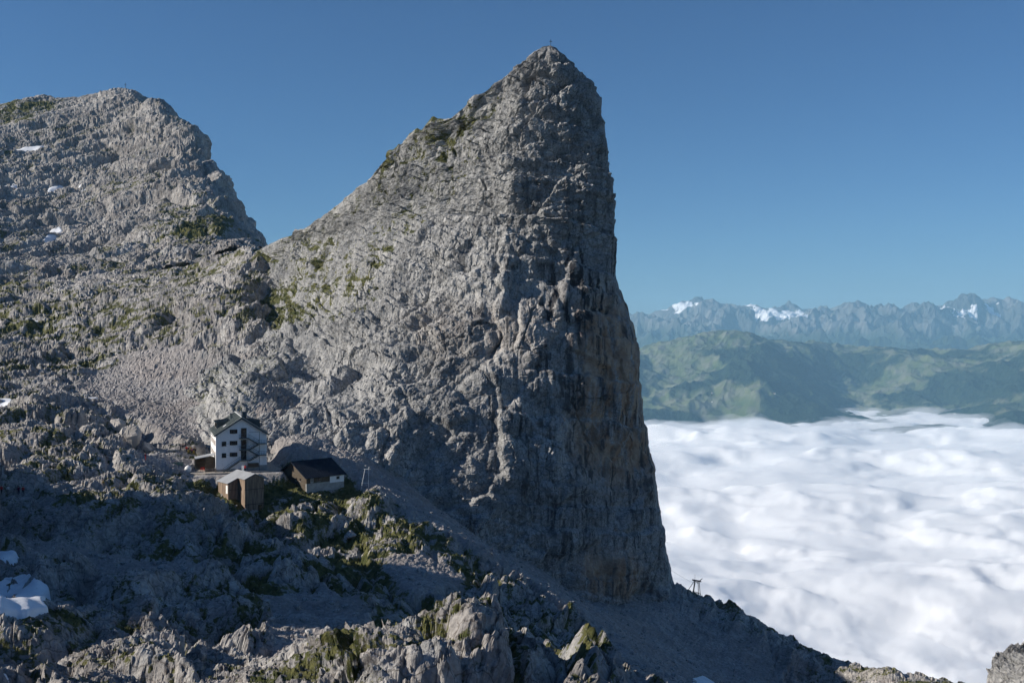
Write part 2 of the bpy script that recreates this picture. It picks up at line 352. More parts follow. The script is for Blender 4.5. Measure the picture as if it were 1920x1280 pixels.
M_rock = rock_material('limestone', 1.0, 0.8)
M_rock_far = rock_material('far_limestone', 2.4, 0.8)
cols = np.concatenate([np.arange(-2800, -30, 26.0), np.arange(-30, 1950, 2.25), np.arange(1950, 2320, 18.0)])
rows = np.concatenate([np.exp(np.linspace(math.log(6), math.log(60), 36))[:-1], np.exp(np.linspace(math.log(60), math.log(585), 600))])
ground, GX = ground_part('ground', cols, rows, M_rock, 1.0, 9)
tag(ground, 'rocky karst ground with scree and grass around the huts', kind='structure')
cols2 = np.arange(-260, 660, 2.2); rows2 = np.exp(np.linspace(math.log(528), math.log(1330), 410))
mountain, MX = ground_part('mountain', cols2, rows2, M_rock_far, 2.4, 4)
tag(mountain, 'broad grey limestone mountain with snow patches on the left skyline', kind='structure')

# ------------------------------------------------------------------ the rock peak
RP = [(1036,88),(1070,110),(1115,150),(1128,180),(1136,260),(1147,350),(1152,450),(1158,540),(1177,580),(1188,640),(1196,740),(1212,830),(1228,900),(1243,1000),(1255,1060),(1266,1095),(1300,1260)]
LP = [(1022,88,330),(975,120,331),(940,150,333),(890,185,338),(830,235,348),(762,272,360),(735,285,363),(690,340,376),(640,380,396),(585,420,420),(530,450,440),(490,466,455)]
PF = [(a, b, d) for a, b, d in LP] + [
 (1260,1095,322),(1180,1115,306),(1100,1115,297),(1000,1065,290),(900,1010,284),(820,950,283),(760,900,283),(650,830,286),(560,800,290),(510,770,299),(470,720,311),
 (1120,180,329),(1140,400,321),(1150,540,317),(1180,640,313),(1190,760,311),(1215,860,314),
 (1050,200,325),(1050,400,315),(1050,600,307),(1080,800,302),(1100,950,298),(900,300,329),(900,500,312),(900,700,300),(900,850,291),
 (800,350,345),(780,500,326),(780,650,308),(780,780,295),(680,450,360),(660,600,333),(660,720,308),(580,520,395),(570,620,355),(570,720,318),(490,550,425),(480,640,368),
 (1260,1250,320),(1100,1250,292),(900,1150,278),(760,1020,275),(650,950,272),(560,900,272),(470,850,280),(430,600,404),(430,500,455),(420,720,326)]
w3 = np.array([at(*p) for p in PF]); f_tps = TPS(w3[:, [0, 2]] / 40.0, w3[:, 1] / 40.0, lam=1e-4)
rp = np.array([at(a, b, 332 + 2 * min(1, max(0, (b - 100) / 200))) for a, b in RP]); lp = np.array([at(*p) for p in LP])
zt = lp[0, 2]; nz_ = 620; nf = 560; nb = 60
zs = np.linspace(-112, zt - 0.05, nz_)
o_r = np.argsort(rp[:, 2]); xr = np.interp(zs, rp[o_r, 2], rp[o_r, 0])
o_l = np.argsort(lp[:, 2]); xl = np.interp(zs, lp[o_l, 2], lp[o_l, 0]); xl = np.where(zs < lp[-1, 2], lp[-1, 0] - 3, xl)
def sm1(v, r):
    k = np.ones(2 * r + 1) / (2 * r + 1); return np.convolve(np.pad(v, r, mode='edge'), k, mode='valid')
xl = sm1(xl, 4); xr = sm1(xr, 3); xr = np.maximum(xr, xl + 0.6)
t = np.linspace(0, 1, nf); s = 1 - (1 - t) ** 1.25
xf = xl[:, None] + (xr - xl)[:, None] * s[None]
zc = np.linspace(zs[0], zs[-1], 120); xc = np.linspace(-125, 62, 160)
Gc = f_tps(*np.meshgrid(xc / 40.0, zc / 40.0)) * 40.0
def F_lookup(x, z):
    ri = (z - zc[0]) / (zc[1] - zc[0]); ci = (x - xc[0]) / (xc[1] - xc[0])
    i = np.clip(ri.astype(int), 0, 118); j = np.clip(ci.astype(int), 0, 158); fi = ri - i; fj = ci - j
    return (Gc[i, j] * (1 - fi) + Gc[i + 1, j] * fi) * (1 - fj) + (Gc[i, j + 1] * (1 - fi) + Gc[i + 1, j + 1] * fi) * fj
zz = np.repeat(zs[:, None], nf, 1)
wd = np.minimum(11.0, 0.45 * (xr - xl))[:, None]; AA = np.minimum(13.0, 0.6 * (xr - xl))[:, None]
q = np.clip((xf - (xr[:, None] - wd)) / wd, 0, 1); y_f = F_lookup(xf, zz) + AA * (1 - np.sqrt(np.clip(1 - q * q, 0, 1)))
y_end = y_f[:, -1]
tb = np.linspace(0, 1, nb + 2)[1:-1]; sb = (1 - np.cos(tb * math.pi)) / 2
xb = xr[:, None] + (xl - xr)[:, None] * sb[None]
ridge_y = np.interp(xb, lp[::-1, 0], lp[::-1, 1]); ridge_z = np.interp(xb, np.r_[lp[::-1, 0], rp[1:, 0]], np.r_[lp[::-1, 2], rp[1:, 2]])
qb = np.clip((xb - (xr[:, None] - wd)) / wd, 0, 1); gb = np.sqrt(np.clip(1 - qb * qb, 0, 1))
y_b = y_end[:, None] * (1 - gb) + (ridge_y + 0.6 * np.maximum(ridge_z - zs[:, None], 0)) * gb
y_b = np.maximum(y_b, F_lookup(xb, np.repeat(zs[:, None], nb, 1)) + 0.3)
PX = np.concatenate([np.stack([xf, y_f, zz], -1), np.stack([xb, y_b, np.repeat(zs[:, None], nb, 1)], -1)], 1)
pp = np.concatenate([PX[:, -1:], PX, PX[:, :1]], 1); NP = grid_normals(pp)[:, 1:-1]
P = PX.reshape(-1, 3).astype(np.float32); N = NP.reshape(-1, 3)
ppx = 960 + P[:, 0] / P[:, 1] * F; ppy = 640 - P[:, 2] / P[:, 1] * F
if np.einsum('ij,ij->i', N, -P / np.linalg.norm(P, axis=1, keepdims=True)).reshape(nz_, -1)[:, :nf].mean() < 0: N = -N
def pz(poly, r): return blur(inpoly(ppx, ppy, poly).reshape(nz_, -1), r).ravel()
ledges = pz([(880,260),(1150,240),(1150,480),(860,470)], 20)
wall = pz([(860,440),(1180,430),(1300,1130),(1060,1130),(960,960),(880,800)], 24)
flank = pz([(400,440),(760,260),(900,180),(1020,80),(900,300),(760,480),(640,640),(500,800),(380,760)], 20)
n1, n2, n3, env, gn = gn_fields(P, [dict(k='noise', scale=0.022, detail=3, type='RIDGED_MULTIFRACTAL', norm=False), dict(k='noise', scale=0.06, detail=4), dict(k='noise', scale=0.32, detail=4, type='RIDGED_MULTIFRACTAL', norm=False), dict(k='noise', scale=0.03, detail=2), dict(k='noise', scale=0.035, detail=4, rough=0.6)])
g1 = blocks(P, 15.0, mul=(0.9, 0.9, 0.75), crack=0.8); g2 = blocks(P, 5.0, off=(9, 3, 1), mul=(1, 1, 0.8), crack=1.3); g3 = blocks(P, 2.0, off=(3, 9, 5)); g4 = blocks(P, 0.95, off=(2, 4, 9))
l1 = blocks(P, 7.0, mul=(0.4, 0.7, 1.7), off=(3, 3, 3), crack=1.6); l2 = blocks(P, 3.0, mul=(0.5, 0.8, 1.7), off=(8, 3, 3))
v1 = blocks(P, 9.0, mul=(1.1, 1.0, 0.35), off=(4, 4, 4), crack=1.6); v2 = blocks(P, 2.6, mul=(1.2, 1.1, 0.3), off=(7, 1, 4))
gen = np.clip(1 - ledges - wall, 0, 1)
s1 = beds(P, 6.5, (0.16, 0.0, 1.0), 0.75, 1.0); s2 = beds(P, 2.1, (0.16, 0.0, 1.0), 1.6, 4.0); s3 = beds(P, 8.0, (-0.75, 0.2, 0.8), 1.5, 9.0)
wq = gn_fields(P, [dict(k='noise', vec=True, scale=0.06, detail=3)])[0]; Pc = P + (wq - 0.5) * 14.0
ce1, ce2 = gn_fields(Pc, [dict(k='voro', feature='DISTANCE_TO_EDGE', scale=1 / 24.0, mul=(1.0, 1.0, 0.42)), dict(k='voro', feature='DISTANCE_TO_EDGE', scale=1 / 11.0, mul=(0.6, 1.0, 1.1), off=(5, 5, 5))])
crk = (1 - sstep(0.004, 0.022, ce1)) * sstep(0.49, 0.58, gn) + 0.5 * (1 - sstep(0.006, 0.03, ce2)) * sstep(0.53, 0.6, n2)
br = sstep(0.36, 0.62, env)
big = (n1 - 1.0) * 2.4 + (n2 - 0.5) * 8.0
big += gen * (g1 * 2.2 + g2 * br * 0.5 + s3 * 2.3 + s1 * 1.3) + ledges * (g1 * 1.2 + l1 * 1.0 + s1 * 3.2) + wall * (g1 * 1.8 + v1 * 1.2 + s1 * 1.6)
fine = (1 - 0.7 * wall) * (0.25 + 0.75 * br) * (g3 * 0.42 + g4 * 0.18) + gen * (g2 * br * 0.35 + s2 * 0.9) + ledges * (l2 * 0.5 + s2 * 1.2) + wall * (v2 * 0.4 + s2 * 0.35) + (n3 - 1.0) * (0.42 - 0.2 * wall) - 1.3 * crk
fade = sstep(0, 4.0, zt - P[:, 2]) * 0.8 + 0.2
edge = np.concatenate([1 - 0.6 * sstep(0.93, 1.0, np.repeat(t[None], nz_, 0)), np.full((nz_, nb), 0.4)], 1).ravel()
d = blur((big * fade * edge).reshape(nz_, -1).astype(np.float32), 1).ravel() + fine * fade * edge
P2 = P + N * d[:, None]
X2 = P2.reshape(nz_, -1, 3)
pp = np.concatenate([X2[:, -1:], X2, X2[:, :1]], 1); N2 = grid_normals(pp)[:, 1:-1].reshape(-1, 3)
if (N2 * N).sum() < 0: N2 = -N2
nzb = blur(N2[:, 2].reshape(nz_, -1).astype(np.float32), 2).ravel()
gr = np.clip(sstep(0.3, 0.75, nzb) * 0.5 + (gn - 0.5) * 1.5 + flank * 0.40 - 0.2 - (g2 + g3) * 0.35, 0, 1) * np.clip(flank * 1.3 + 0.15, 0, 1) * (1 - 0.55 * pz([(380,620),(640,600),(600,800),(390,800)], 10))
warm = np.clip(pz([(1085,560),(1180,560),(1205,640),(1228,900),(1135,900),(1080,860)], 16) * 0.9 + pz([(1095,1040),(1180,1040),(1215,1090),(1180,1125),(1090,1115)], 8) * 0.9 + pz([(740,590),(1060,560),(1060,680),(800,660)], 12) * 0.15, 0, 1)
streak = np.clip(0.25 + wall * 0.75 + ledges * 0.4 + pz([(1020,470),(1140,480),(1130,600),(1010,610)], 8) * 0.8, 0, 1.4)
apex = np.array([[(xl[-1] + xr[-1]) / 2, PX[-1, :, 1].mean(), zt + 0.5]])
X3 = np.concatenate([X2, np.repeat(apex[None], X2.shape[1], 1)], 0)
ext = lambda a: np.concatenate([a.reshape(nz_, -1), a.reshape(nz_, -1)[-1:]], 0)
rock_peak = grid_mesh('rock_peak', X3, M_rock, dict(grass=ext(gr), scree=ext(0 * gr), streak=ext(streak), warm=ext(warm)), wrap=True)
tag(rock_peak, 'tall grey limestone peak with a sheer shaded cliff on its right side', kind='structure')
# ------------------------------------------------------------------ far hills, far mountains, sea of cloud, haze
def far_sheet(ctrl, cols, D, sx=200.0, sy=8.0):
    T = TPS([(a / sx, sy * math.log(d)) for a, b, d in ctrl], [(640 - b) / F for a, b, d in ctrl], lam=1e-4)
    cc = np.linspace(cols[0], cols[-1], 90); lr = np.linspace(math.log(D[0]), math.log(D[-1]), 70)
    G = T(*np.meshgrid(cc / sx, sy * lr))
    Z = upsample(G, (np.log(D) - lr[0]) / (lr[1] - lr[0]), (cols - cc[0]) / (cc[1] - cc[0]))
    X = np.empty(Z.shape + (3,)); X[..., 0] = (cols[None] - 960) / F * D[:, None]; X[..., 1] = D[:, None]; X[..., 2] = Z * D[:, None]
    return X

t = NT('alpine_meadow_and_forest')
mead = t.mix(t.ramp(t.noise(0.002, 4), 0.35, 0.65), (0.075, 0.10, 0.04), (0.13, 0.145, 0.065))
mead = t.mix(t.ramp(t.noise(0.012, 4), 0.4, 0.7), mead, t.mix(1.0, mead, (0.72, 0.78, 0.7), 'MULTIPLY'))
c = t.mix(t.attr('forest'), mead, t.mix(t.ramp(t.noise(0.03, 2), 0.3, 0.7), (0.010, 0.020, 0.011), (0.024, 0.038, 0.018)))
c = t.mix(t.math('MULTIPLY', t.attr('bare'), t.ramp(t.noise(0.006, 4), 0.4, 0.6)), c, (0.22, 0.205, 0.18))
M_hill = t.done(c, 0.95, 0.05)
t = NT('far_rock_and_snow')
c = t.mix(t.ramp(t.noise(0.0008, 5), 0.35, 0.65), (0.08, 0.085, 0.078), (0.19, 0.185, 0.175))
c = t.mix(t.attr('forest'), c, (0.035, 0.05, 0.028)); c = t.mix(t.ramp(t.attr('snow'), 0.45, 0.55), c, (0.85, 0.86, 0.88))
M_far = t.done(c, 0.95, 0.05)

HC = [(1215,792,9650),(1400,787,9750),(1480,796,9450),(1560,814,8700),(1600,822,8300),(1640,840,7900),(1680,822,8300),(1720,806,9000),(1800,800,9400),(1870,804,9100),(1920,818,8300),(2100,840,8500),(1130,790,9650),
 (1200,712,11000),(1300,728,10600),(1420,742,10250),(1500,765,9950),(1600,800,9500),(1130,700,11000),
 (1390,626,12500),(1345,640,12250),(1280,656,12000),(1240,645,12700),(1185,658,12600),(1130,660,12600),(1450,660,12250),(1490,692,11800),(1535,735,11100),(1590,775,10300),(1330,672,11600),(1250,690,11400),
 (1500,650,13500),(1530,643,13500),(1580,658,13400),(1640,663,13300),(1700,666,13200),(1760,668,13200),(1800,664,13000),(1860,655,12600),(1920,648,12100),(2100,638,12000),
 (1600,705,12000),(1560,690,12500),(1700,720,11500),(1750,765,10400),(1850,720,11000),(1920,715,10700),(1660,780,10100),(1820,770,10100),(1930,770,9800),(2100,720,10500),
 (1200,690,14500),(1390,680,14600),(1500,690,15200),(1700,700,15200),(1900,690,15000),(2100,690,15000),(1200,900,7600),(1400,905,7600),(1640,900,6700),(1560,910,7000),(1720,910,7000),(1900,920,7000),(2100,930,7000)]
hc = np.arange(1090, 2140, 2.7); hr = np.exp(np.linspace(math.log(6900), math.log(15200), 300))
X = far_sheet(HC, hc, hr); shp = X.shape[:2]; P = X.reshape(-1, 3)
r0, r1, r2, fo, fo2, tr = gn_fields(P * 0.001, [dict(k='noise', scale=0.5, detail=3, type='RIDGED_MULTIFRACTAL', norm=False, mul=(1, 0.45, 1), off=(3, 1, 0)), dict(k='noise', scale=1.1, detail=5, type='RIDGED_MULTIFRACTAL', norm=False, mul=(1, 0.7, 1)), dict(k='noise', scale=4.0, detail=4, type='RIDGED_MULTIFRACTAL', norm=False, mul=(1, 0.6, 1)),
    dict(k='noise', scale=0.95, detail=5, rough=0.55), dict(k='noise', scale=5.0, detail=3), dict(k='voro', scale=38.0)])
alt = P[:, 2]; amp = sstep(-900, -500, alt) * 0.7 + 0.3; low = 1 - sstep(-420, -60, alt)
py0 = 640 - alt / P[:, 1] * F; px0 = 960 + P[:, 0] / P[:, 1] * F
alp = blur(inpoly(px0, py0, [(1200,680),(1340,660),(1360,690),(1500,735),(1420,775),(1250,775),(1200,760)]).reshape(shp), 6).ravel()
gorge = blur(inpoly(px0, py0, [(1380,632),(1480,670),(1600,770),(1720,790),(1700,850),(1600,850),(1480,770),(1420,700)]).reshape(shp), 8).ravel()
forest = sstep(0.46, 0.54, fo + (fo2 - 0.5) * 0.22 + low * 0.13 - alp * 0.10 + gorge * 0.14 - 0.055 - sstep(-120, 20, alt) * 0.1)
h = (r0 - 1.15) * 210 * (1 - sstep(-260, -20, alt)) * sstep(9000, 10000, P[:, 1]) + amp * ((r1 - 1.1) * 85 + (r2 - 1.1) * 26) + forest * (8 + 12 * tr)
X[..., 2] += h.reshape(shp) - 170 * (1 - sstep(8300, 9200, X[..., 1])); P = X.reshape(-1, 3)
hills = grid_mesh('hills', X, M_hill, dict(forest=forest, bare=sstep(0.75, 1.2, r2) * (1 - forest) * 0.5), smooth=False)
tag(hills, 'green hills with dark forest patches rising out of the cloud', kind='structure')

SK = [(1090,592),(1180,589),(1220,579),(1260,571),(1280,567),(1310,573),(1350,576),(1390,573),(1440,578),(1500,585),(1525,592),(1545,586),(1600,585),(1618,581),(1635,577),(1660,587),(1700,585),(1720,583),(1740,574),(1755,571),(1800,579),(1820,572),(1845,568),(1880,580),(1920,574),(2000,575),(2140,570)]
FC = [(a, b, 25000) for a, b in SK] + [(a, 640, 28000) for a in range(1090, 2160, 150)] + [(a, 690, 18500) for a in range(1090, 2160, 120)] + [(a, 668, 20000) for a in range(1120, 2160, 120)] + \
     [(1200,625,22500),(1300,618,22500),(1400,624,22500),(1480,624,22500),(1560,610,22500),(1650,614,22500),(1760,614,22500),(1850,614,22500),(1950,612,22500),(2100,612,22500)]
fc = np.arange(1085, 2145, 2.6); fr = np.exp(np.linspace(math.log(18500), math.log(27000), 210))
X = far_sheet(FC, fc, fr); shp = X.shape[:2]; P = X.reshape(-1, 3)
r1, r2, sn = gn_fields(P * 0.001, [dict(k='noise', scale=0.42, detail=6, type='RIDGED_MULTIFRACTAL', norm=False, mul=(1, 0.6, 1)), dict(k='noise', scale=1.6, detail=4, type='RIDGED_MULTIFRACTAL', norm=False), dict(k='noise', scale=2.4, detail=5, rough=0.65, mul=(1, 0.5, 1))])
crest = np.exp(-((P[:, 1] - 25000) / 650) ** 2)
h = ((r1 - 1.2) * 560 + (r2 - 1.2) * 190) * (1 - 0.7 * crest) * sstep(18500, 20500, P[:, 1])
X[..., 2] += h.reshape(shp); P = X.reshape(-1, 3); py0 = 640 - P[:, 2] / P[:, 1] * F; px0 = 960 + P[:, 0] / P[:, 1] * F
Nn = grid_normals(X); Nn[Nn[..., 2] < 0] *= -1; nzf = Nn[..., 2].ravel()
sz = blur(sum(inpoly(px0, py0, p) for p in ([(1225,570),(1300,568),(1355,578),(1350,590),(1250,588)], [(1380,572),(1520,588),(1515,604),(1420,600)], [(1740,572),(1800,580),(1850,570),(1900,585),(1895,600),(1780,600)])).reshape(shp), 5).ravel()
snow = np.clip(sz * 0.95 + (sn - 0.5) * 2.6 - 0.08 + (nzf - 0.85) * 0.8, 0, 1) * sstep(0.05, 0.3, sz)
far_mountains = grid_mesh('far_mountains', X, M_far, dict(forest=1 - sstep(50, 420, P[:, 2] + (sn - 0.5) * 900), snow=snow))
tag(far_mountains, 'distant blue mountain range with snow patches along the horizon', kind='structure')

# sea of cloud in the valley
cc = np.arange(500, 2300, 5.2); cr = np.exp(np.linspace(math.log(1300), math.log(12500), 310))
X = np.empty((len(cr), len(cc), 3)); X[..., 0] = (cc[None] - 960) / F * cr[:, None]; X[..., 1] = cr[:, None]; X[..., 2] = -800
P = X.reshape(-1, 3) * 0.001
wv = gn_fields(P, [dict(k='noise', vec=True, scale=1.2, detail=2)])[0]; Pw = P + (wv - 0.5) * 0.5
c1, c2, c3, c4 = gn_fields(Pw, [dict(k='noise', scale=0.55, detail=2, mul=(1, 1.15, 1)), dict(k='voro', feature='SMOOTH_F1', scale=2.0), dict(k='voro', feature='SMOOTH_F1', scale=6.0), dict(k='noise', scale=6.0, detail=4, rough=0.6)])
dome = lambda c: np.sqrt(np.clip(1 - (c / 0.8) ** 2, 0.02, 1))
h = (c1 - 0.5) * 260 + (dome(c2) - 0.7) * 135 + (dome(c3) - 0.7) * 75 * sstep(0.3, 0.6, c1) + (c4 - 0.5) * 45 - 10
X[..., 2] += h.reshape(X.shape[:2])
t = NT('cloud_vapour'); M_cloud = t.done((0.87, 0.87, 0.87), 1.0, 0.0)
t.p.inputs['Subsurface Weight'].default_value = 1.0; t.p.inputs['Subsurface Radius'].default_value = (1, 1, 1); t.p.inputs['Subsurface Scale'].default_value = 30.0
cloud = grid_mesh('cloud_sea', X, M_cloud, smooth=True)
tag(cloud, 'sea of white cloud filling the valley far below', 'cloud', kind='stuff')

# thin vapour lying on the cloud: soft tops and soft edges against the hills
Xv = X[::2, ::2].copy(); hv_, wv_ = Xv.shape[:2]; vn = gn_fields(Xv.reshape(-1, 3) * 0.001, [dict(k='noise', scale=2.5, detail=3)])[0].reshape(hv_, wv_)
top = Xv.copy(); top[..., 2] += 10 + 70 * sstep(0.3, 0.75, vn); bot = Xv.copy(); bot[..., 2] -= 25
ids_ = np.arange(hv_ * wv_).reshape(hv_, wv_); nn_ = hv_ * wv_
q = np.stack([ids_[:-1, :-1], ids_[:-1, 1:], ids_[1:, 1:], ids_[1:, :-1]], -1).reshape(-1, 4)
ring = np.concatenate([ids_[0, :], ids_[1:, -1], ids_[-1, -2::-1], ids_[-2:0:-1, 0]]); rn = np.roll(ring, -1)
side = np.stack([ring, ring + nn_, rn + nn_, rn], -1)
fq = np.concatenate([q, q[:, ::-1] + nn_, side])
me = bpy.data.meshes.new('cloud_veil'); me.from_pydata(np.concatenate([top.reshape(-1, 3), bot.reshape(-1, 3)]).tolist(), [], fq.tolist())
vm = bpy.data.materials.new('thin_cloud_vapour'); vm.use_nodes = True; nt = vm.node_tree; nt.nodes.clear()
vo = nt.nodes.new('ShaderNodeOutputMaterial'); vv_ = nt.nodes.new('ShaderNodeVolumePrincipled'); vv_.inputs['Color'].default_value = (0.98, 0.98, 0.98, 1); vv_.inputs['Density'].default_value = 0.0022; vv_.inputs['Anisotropy'].default_value = 0.2
nt.links.new(vv_.outputs[0], vo.inputs['Volume']); me.materials.append(vm)
veil = bpy.data.objects.new('cloud_veil', me); S.collection.objects.link(veil); tag(veil, 'thin soft vapour on top of the sea of cloud', 'cloud', kind='stuff')

def box_mesh(name, lo, hi, mat):
    v = [(x, y, z) for x in (lo[0], hi[0]) for y in (lo[1], hi[1]) for z in (lo[2], hi[2])]
    f = [(0, 1, 3, 2), (4, 6, 7, 5), (0, 4, 5, 1), (2, 3, 7, 6), (0, 2, 6, 4), (1, 5, 7, 3)]
    me = bpy.data.meshes.new(name); me.from_pydata(v, [], f); me.materials.append(mat); o = bpy.data.objects.new(name, me); S.collection.objects.link(o); return o
hm = bpy.data.materials.new('haze_air'); hm.use_nodes = True; nt = hm.node_tree; nt.nodes.clear()
ho = nt.nodes.new('ShaderNodeOutputMaterial'); hv = nt.nodes.new('ShaderNodeVolumePrincipled')
hv.inputs['Color'].default_value = (0.37, 0.69, 0.94, 1); hv.inputs['Density'].default_value = 3.3e-5; hv.inputs['Anisotropy'].default_value = 0.0
nt.links.new(hv.outputs[0], ho.inputs['Volume'])
haze = box_mesh('haze', (-3500, -400, -1250), (21000, 29000, 1300), hm)
tag(haze, 'thin blue haze in the air over the valley', kind='stuff')
# ------------------------------------------------------------------ building blocks for the huts and small things
class MB:
    """Collects simple shapes and links them as one mesh object."""
    def __init__(self): self.v = []; self.f = []
    def add(self, v, f):
        n = len(self.v); self.v += [tuple(p) for p in v]; self.f += [tuple(i + n for i in q) for q in f]; return self
    def box(self, u0, u1, v0, v1, w0, w1):
        v = [(x, y, z) for x in (u0, u1) for y in (v0, v1) for z in (w0, w1)]
        return self.add(v, [(0, 1, 3, 2), (4, 6, 7, 5), (0, 4, 5, 1), (2, 3, 7, 6), (0, 2, 6, 4), (1, 5, 7, 3)])
    def prism(self, poly, v0, v1):                    # polygon in (u, w) pushed along v
        n = len(poly); v = [(a, v0, b) for a, b in poly] + [(a, v1, b) for a, b in poly]
        return self.add(v, [tuple(range(n)), tuple(range(2 * n - 1, n - 1, -1))] + [(i, i + n, (i + 1) % n + n, (i + 1) % n) for i in range(n)])
    def plan(self, poly, w0, w1):                     # polygon in (u, v) pushed along w
        n = len(poly); v = [(a, b, w0) for a, b in poly] + [(a, b, w1) for a, b in poly]
        return self.add(v, [tuple(range(n))[::-1], tuple(range(n, 2 * n))] + [(i, (i + 1) % n, (i + 1) % n + n, i + n) for i in range(n)])
    def slab(self, pts, th):                          # quad given a thickness below it
        p = [Vector(q) for q in pts]; nrm = (p[1] - p[0]).cross(p[-1] - p[0]).normalized()
        if nrm.z < 0: nrm = -nrm
        n = len(p); v = p + [q - nrm * th for q in p]
        return self.add(v, [tuple(range(n)), tuple(range(2 * n - 1, n - 1, -1))] + [(i, i + n, (i + 1) % n + n, (i + 1) % n) for i in range(n)])
    def beam(self, p, q, r, n=6, r2=None):
        p, q = Vector(p), Vector(q); d = (q - p).normalized(); a = d.orthogonal().normalized(); b = d.cross(a); r2 = r if r2 is None else r2
        v = [p + (a * math.cos(t) + b * math.sin(t)) * r for t in (2 * math.pi * i / n for i in range(n))] + [q + (a * math.cos(t) + b * math.sin(t)) * r2 for t in (2 * math.pi * i / n for i in range(n))]
        return self.add(v, [tuple(range(n))[::-1], tuple(range(n, 2 * n))] + [(i, (i + 1) % n, (i + 1) % n + n, i + n) for i in range(n)])
    def build(self, name, mat, parent=None, kind=None, label=None):
        me = bpy.data.meshes.new(name); me.from_pydata(self.v, [], self.f); me.update(); me.materials.append(mat)
        o = bpy.data.objects.new(name, me); S.collection.objects.link(o); o.parent = parent
        if kind: o['kind'] = kind
        if label: o['label'] = label
        return o
def thing(name, label, cat, loc=(0, 0, 0), rz=0.0, group=None):
    o = bpy.data.objects.new(name, None); S.collection.objects.link(o); o.location = loc; o.rotation_euler = (0, 0, rz); o.empty_display_size = 0.5
    return tag(o, label, cat, group)

def plain(name, col, rough=0.7, spec=0.3, var=0.15, scale=1.5, metal=0.0, stretch=(1, 1, 1), bump=0.0):
    t = NT(name); n = t.noise(scale, 4, 0.6, co=t.map(stretch))
    dark = tuple(x * (1 - var) for x in col); light = tuple(min(1, x * (1 + var)) for x in col)
    c = t.mix(t.ramp(n, 0.3, 0.7), dark, light); t.p.inputs['Metallic'].default_value = metal
    if bump: t.bump(n, bump, 0.05)
    return t.done(c, rough, spec)
M_plaster = plain('white_plaster', (0.85, 0.85, 0.84), 0.85, 0.2, 0.06, 0.7, stretch=(1, 1, 0.3))
M_concrete = plain('grey_concrete', (0.36, 0.35, 0.33), 0.9, 0.2, 0.18, 0.9)
M_roof = plain('grey_green_sheet_metal', (0.20, 0.22, 0.205), 0.5, 0.4, 0.12, 0.6)
M_dormer = plain('blue_grey_sheet_metal', (0.055, 0.075, 0.085), 0.55, 0.4, 0.15, 1.0)
M_slate = plain('dark_roofing', (0.017, 0.024, 0.038), 0.9, 0.1, 0.2, 0.8)
M_shedroof = plain('pale_grey_sheet_metal', (0.34, 0.35, 0.36), 0.5, 0.4, 0.1, 0.5)
M_steel = plain('dark_galvanised_steel', (0.10, 0.115, 0.12), 0.55, 0.4, 0.15, 2.0, metal=0.3)
M_pale_steel = plain('pale_galvanised_steel', (0.62, 0.63, 0.63), 0.5, 0.4, 0.08, 2.0)
M_black = plain('weathered_dark_iron', (0.03, 0.032, 0.035), 0.7, 0.3, 0.2, 2.0)
M_wood = plain('weathered_larch', (0.235, 0.175, 0.13), 0.85, 0.2, 0.45, 1.0, stretch=(3.2, 3.2, 0.25))
M_brown = plain('brown_stained_timber', (0.095, 0.075, 0.055), 0.8, 0.25, 0.2, 1.0, stretch=(0.4, 0.4, 3.0))
M_shutter = plain('dark_brown_shutter', (0.03, 0.018, 0.012), 0.7, 0.3, 0.2, 3.0)
M_orange = plain('orange_brown_shutter', (0.36, 0.17, 0.07), 0.7, 0.3, 0.2, 3.0)
M_whitewood = plain('white_painted_wood', (0.76, 0.76, 0.74), 0.6, 0.3, 0.05, 2.0)
M_gravel = plain('trodden_gravel', (0.36, 0.325, 0.285), 0.95, 0.1, 0.25, 2.5, bump=0.6)
M_glass = plain('window_glass', (0.016, 0.019, 0.023), 0.12, 0.6, 0.3, 2.0)
M_red = plain('red_plastic', (0.42, 0.03, 0.02), 0.5, 0.4, 0.1)
M_net = plain('green_netting', (0.05, 0.13, 0.10), 0.8, 0.2, 0.3, 2.0)
t = NT('old_snow'); nn = t.noise(0.35, 5, 0.6); c = t.mix(t.ramp(nn, 0.4, 0.7), (0.74, 0.76, 0.79), (0.86, 0.87, 0.88)); c = t.mix(t.ramp(t.noise(1.4, 5, 0.7), 0.62, 0.75), c, (0.50, 0.48, 0.45)); t.bump(t.noise(0.8, 4), 0.3, 0.3); M_snow = t.done(c, 0.8, 0.2)

bpy.context.view_layer.update()
def drop(x, y, objs=None):
    """Height of the ground under (x, y)."""
    best = None
    for o in objs or (ground,):
        ok, p, n, i = o.ray_cast(Vector((x, y, 500)), Vector((0, 0, -1)))
        if ok and (best is None or p.z > best): best = p.z
    return best if best is not None else -33.0
def pick(px, py, objs=None):
    """The point of the ground seen at a pixel."""
    d = Vector(((px - 960) / F, 1, (640 - py) / F)).normalized(); best = None
    for o in objs or (ground,):
        ok, p, n, i = o.ray_cast(Vector((0, 0, 0)), d)
        if ok and (best is None or p.length < best.length): best = p
    return best.copy() if best is not None else at(px, py, 250)

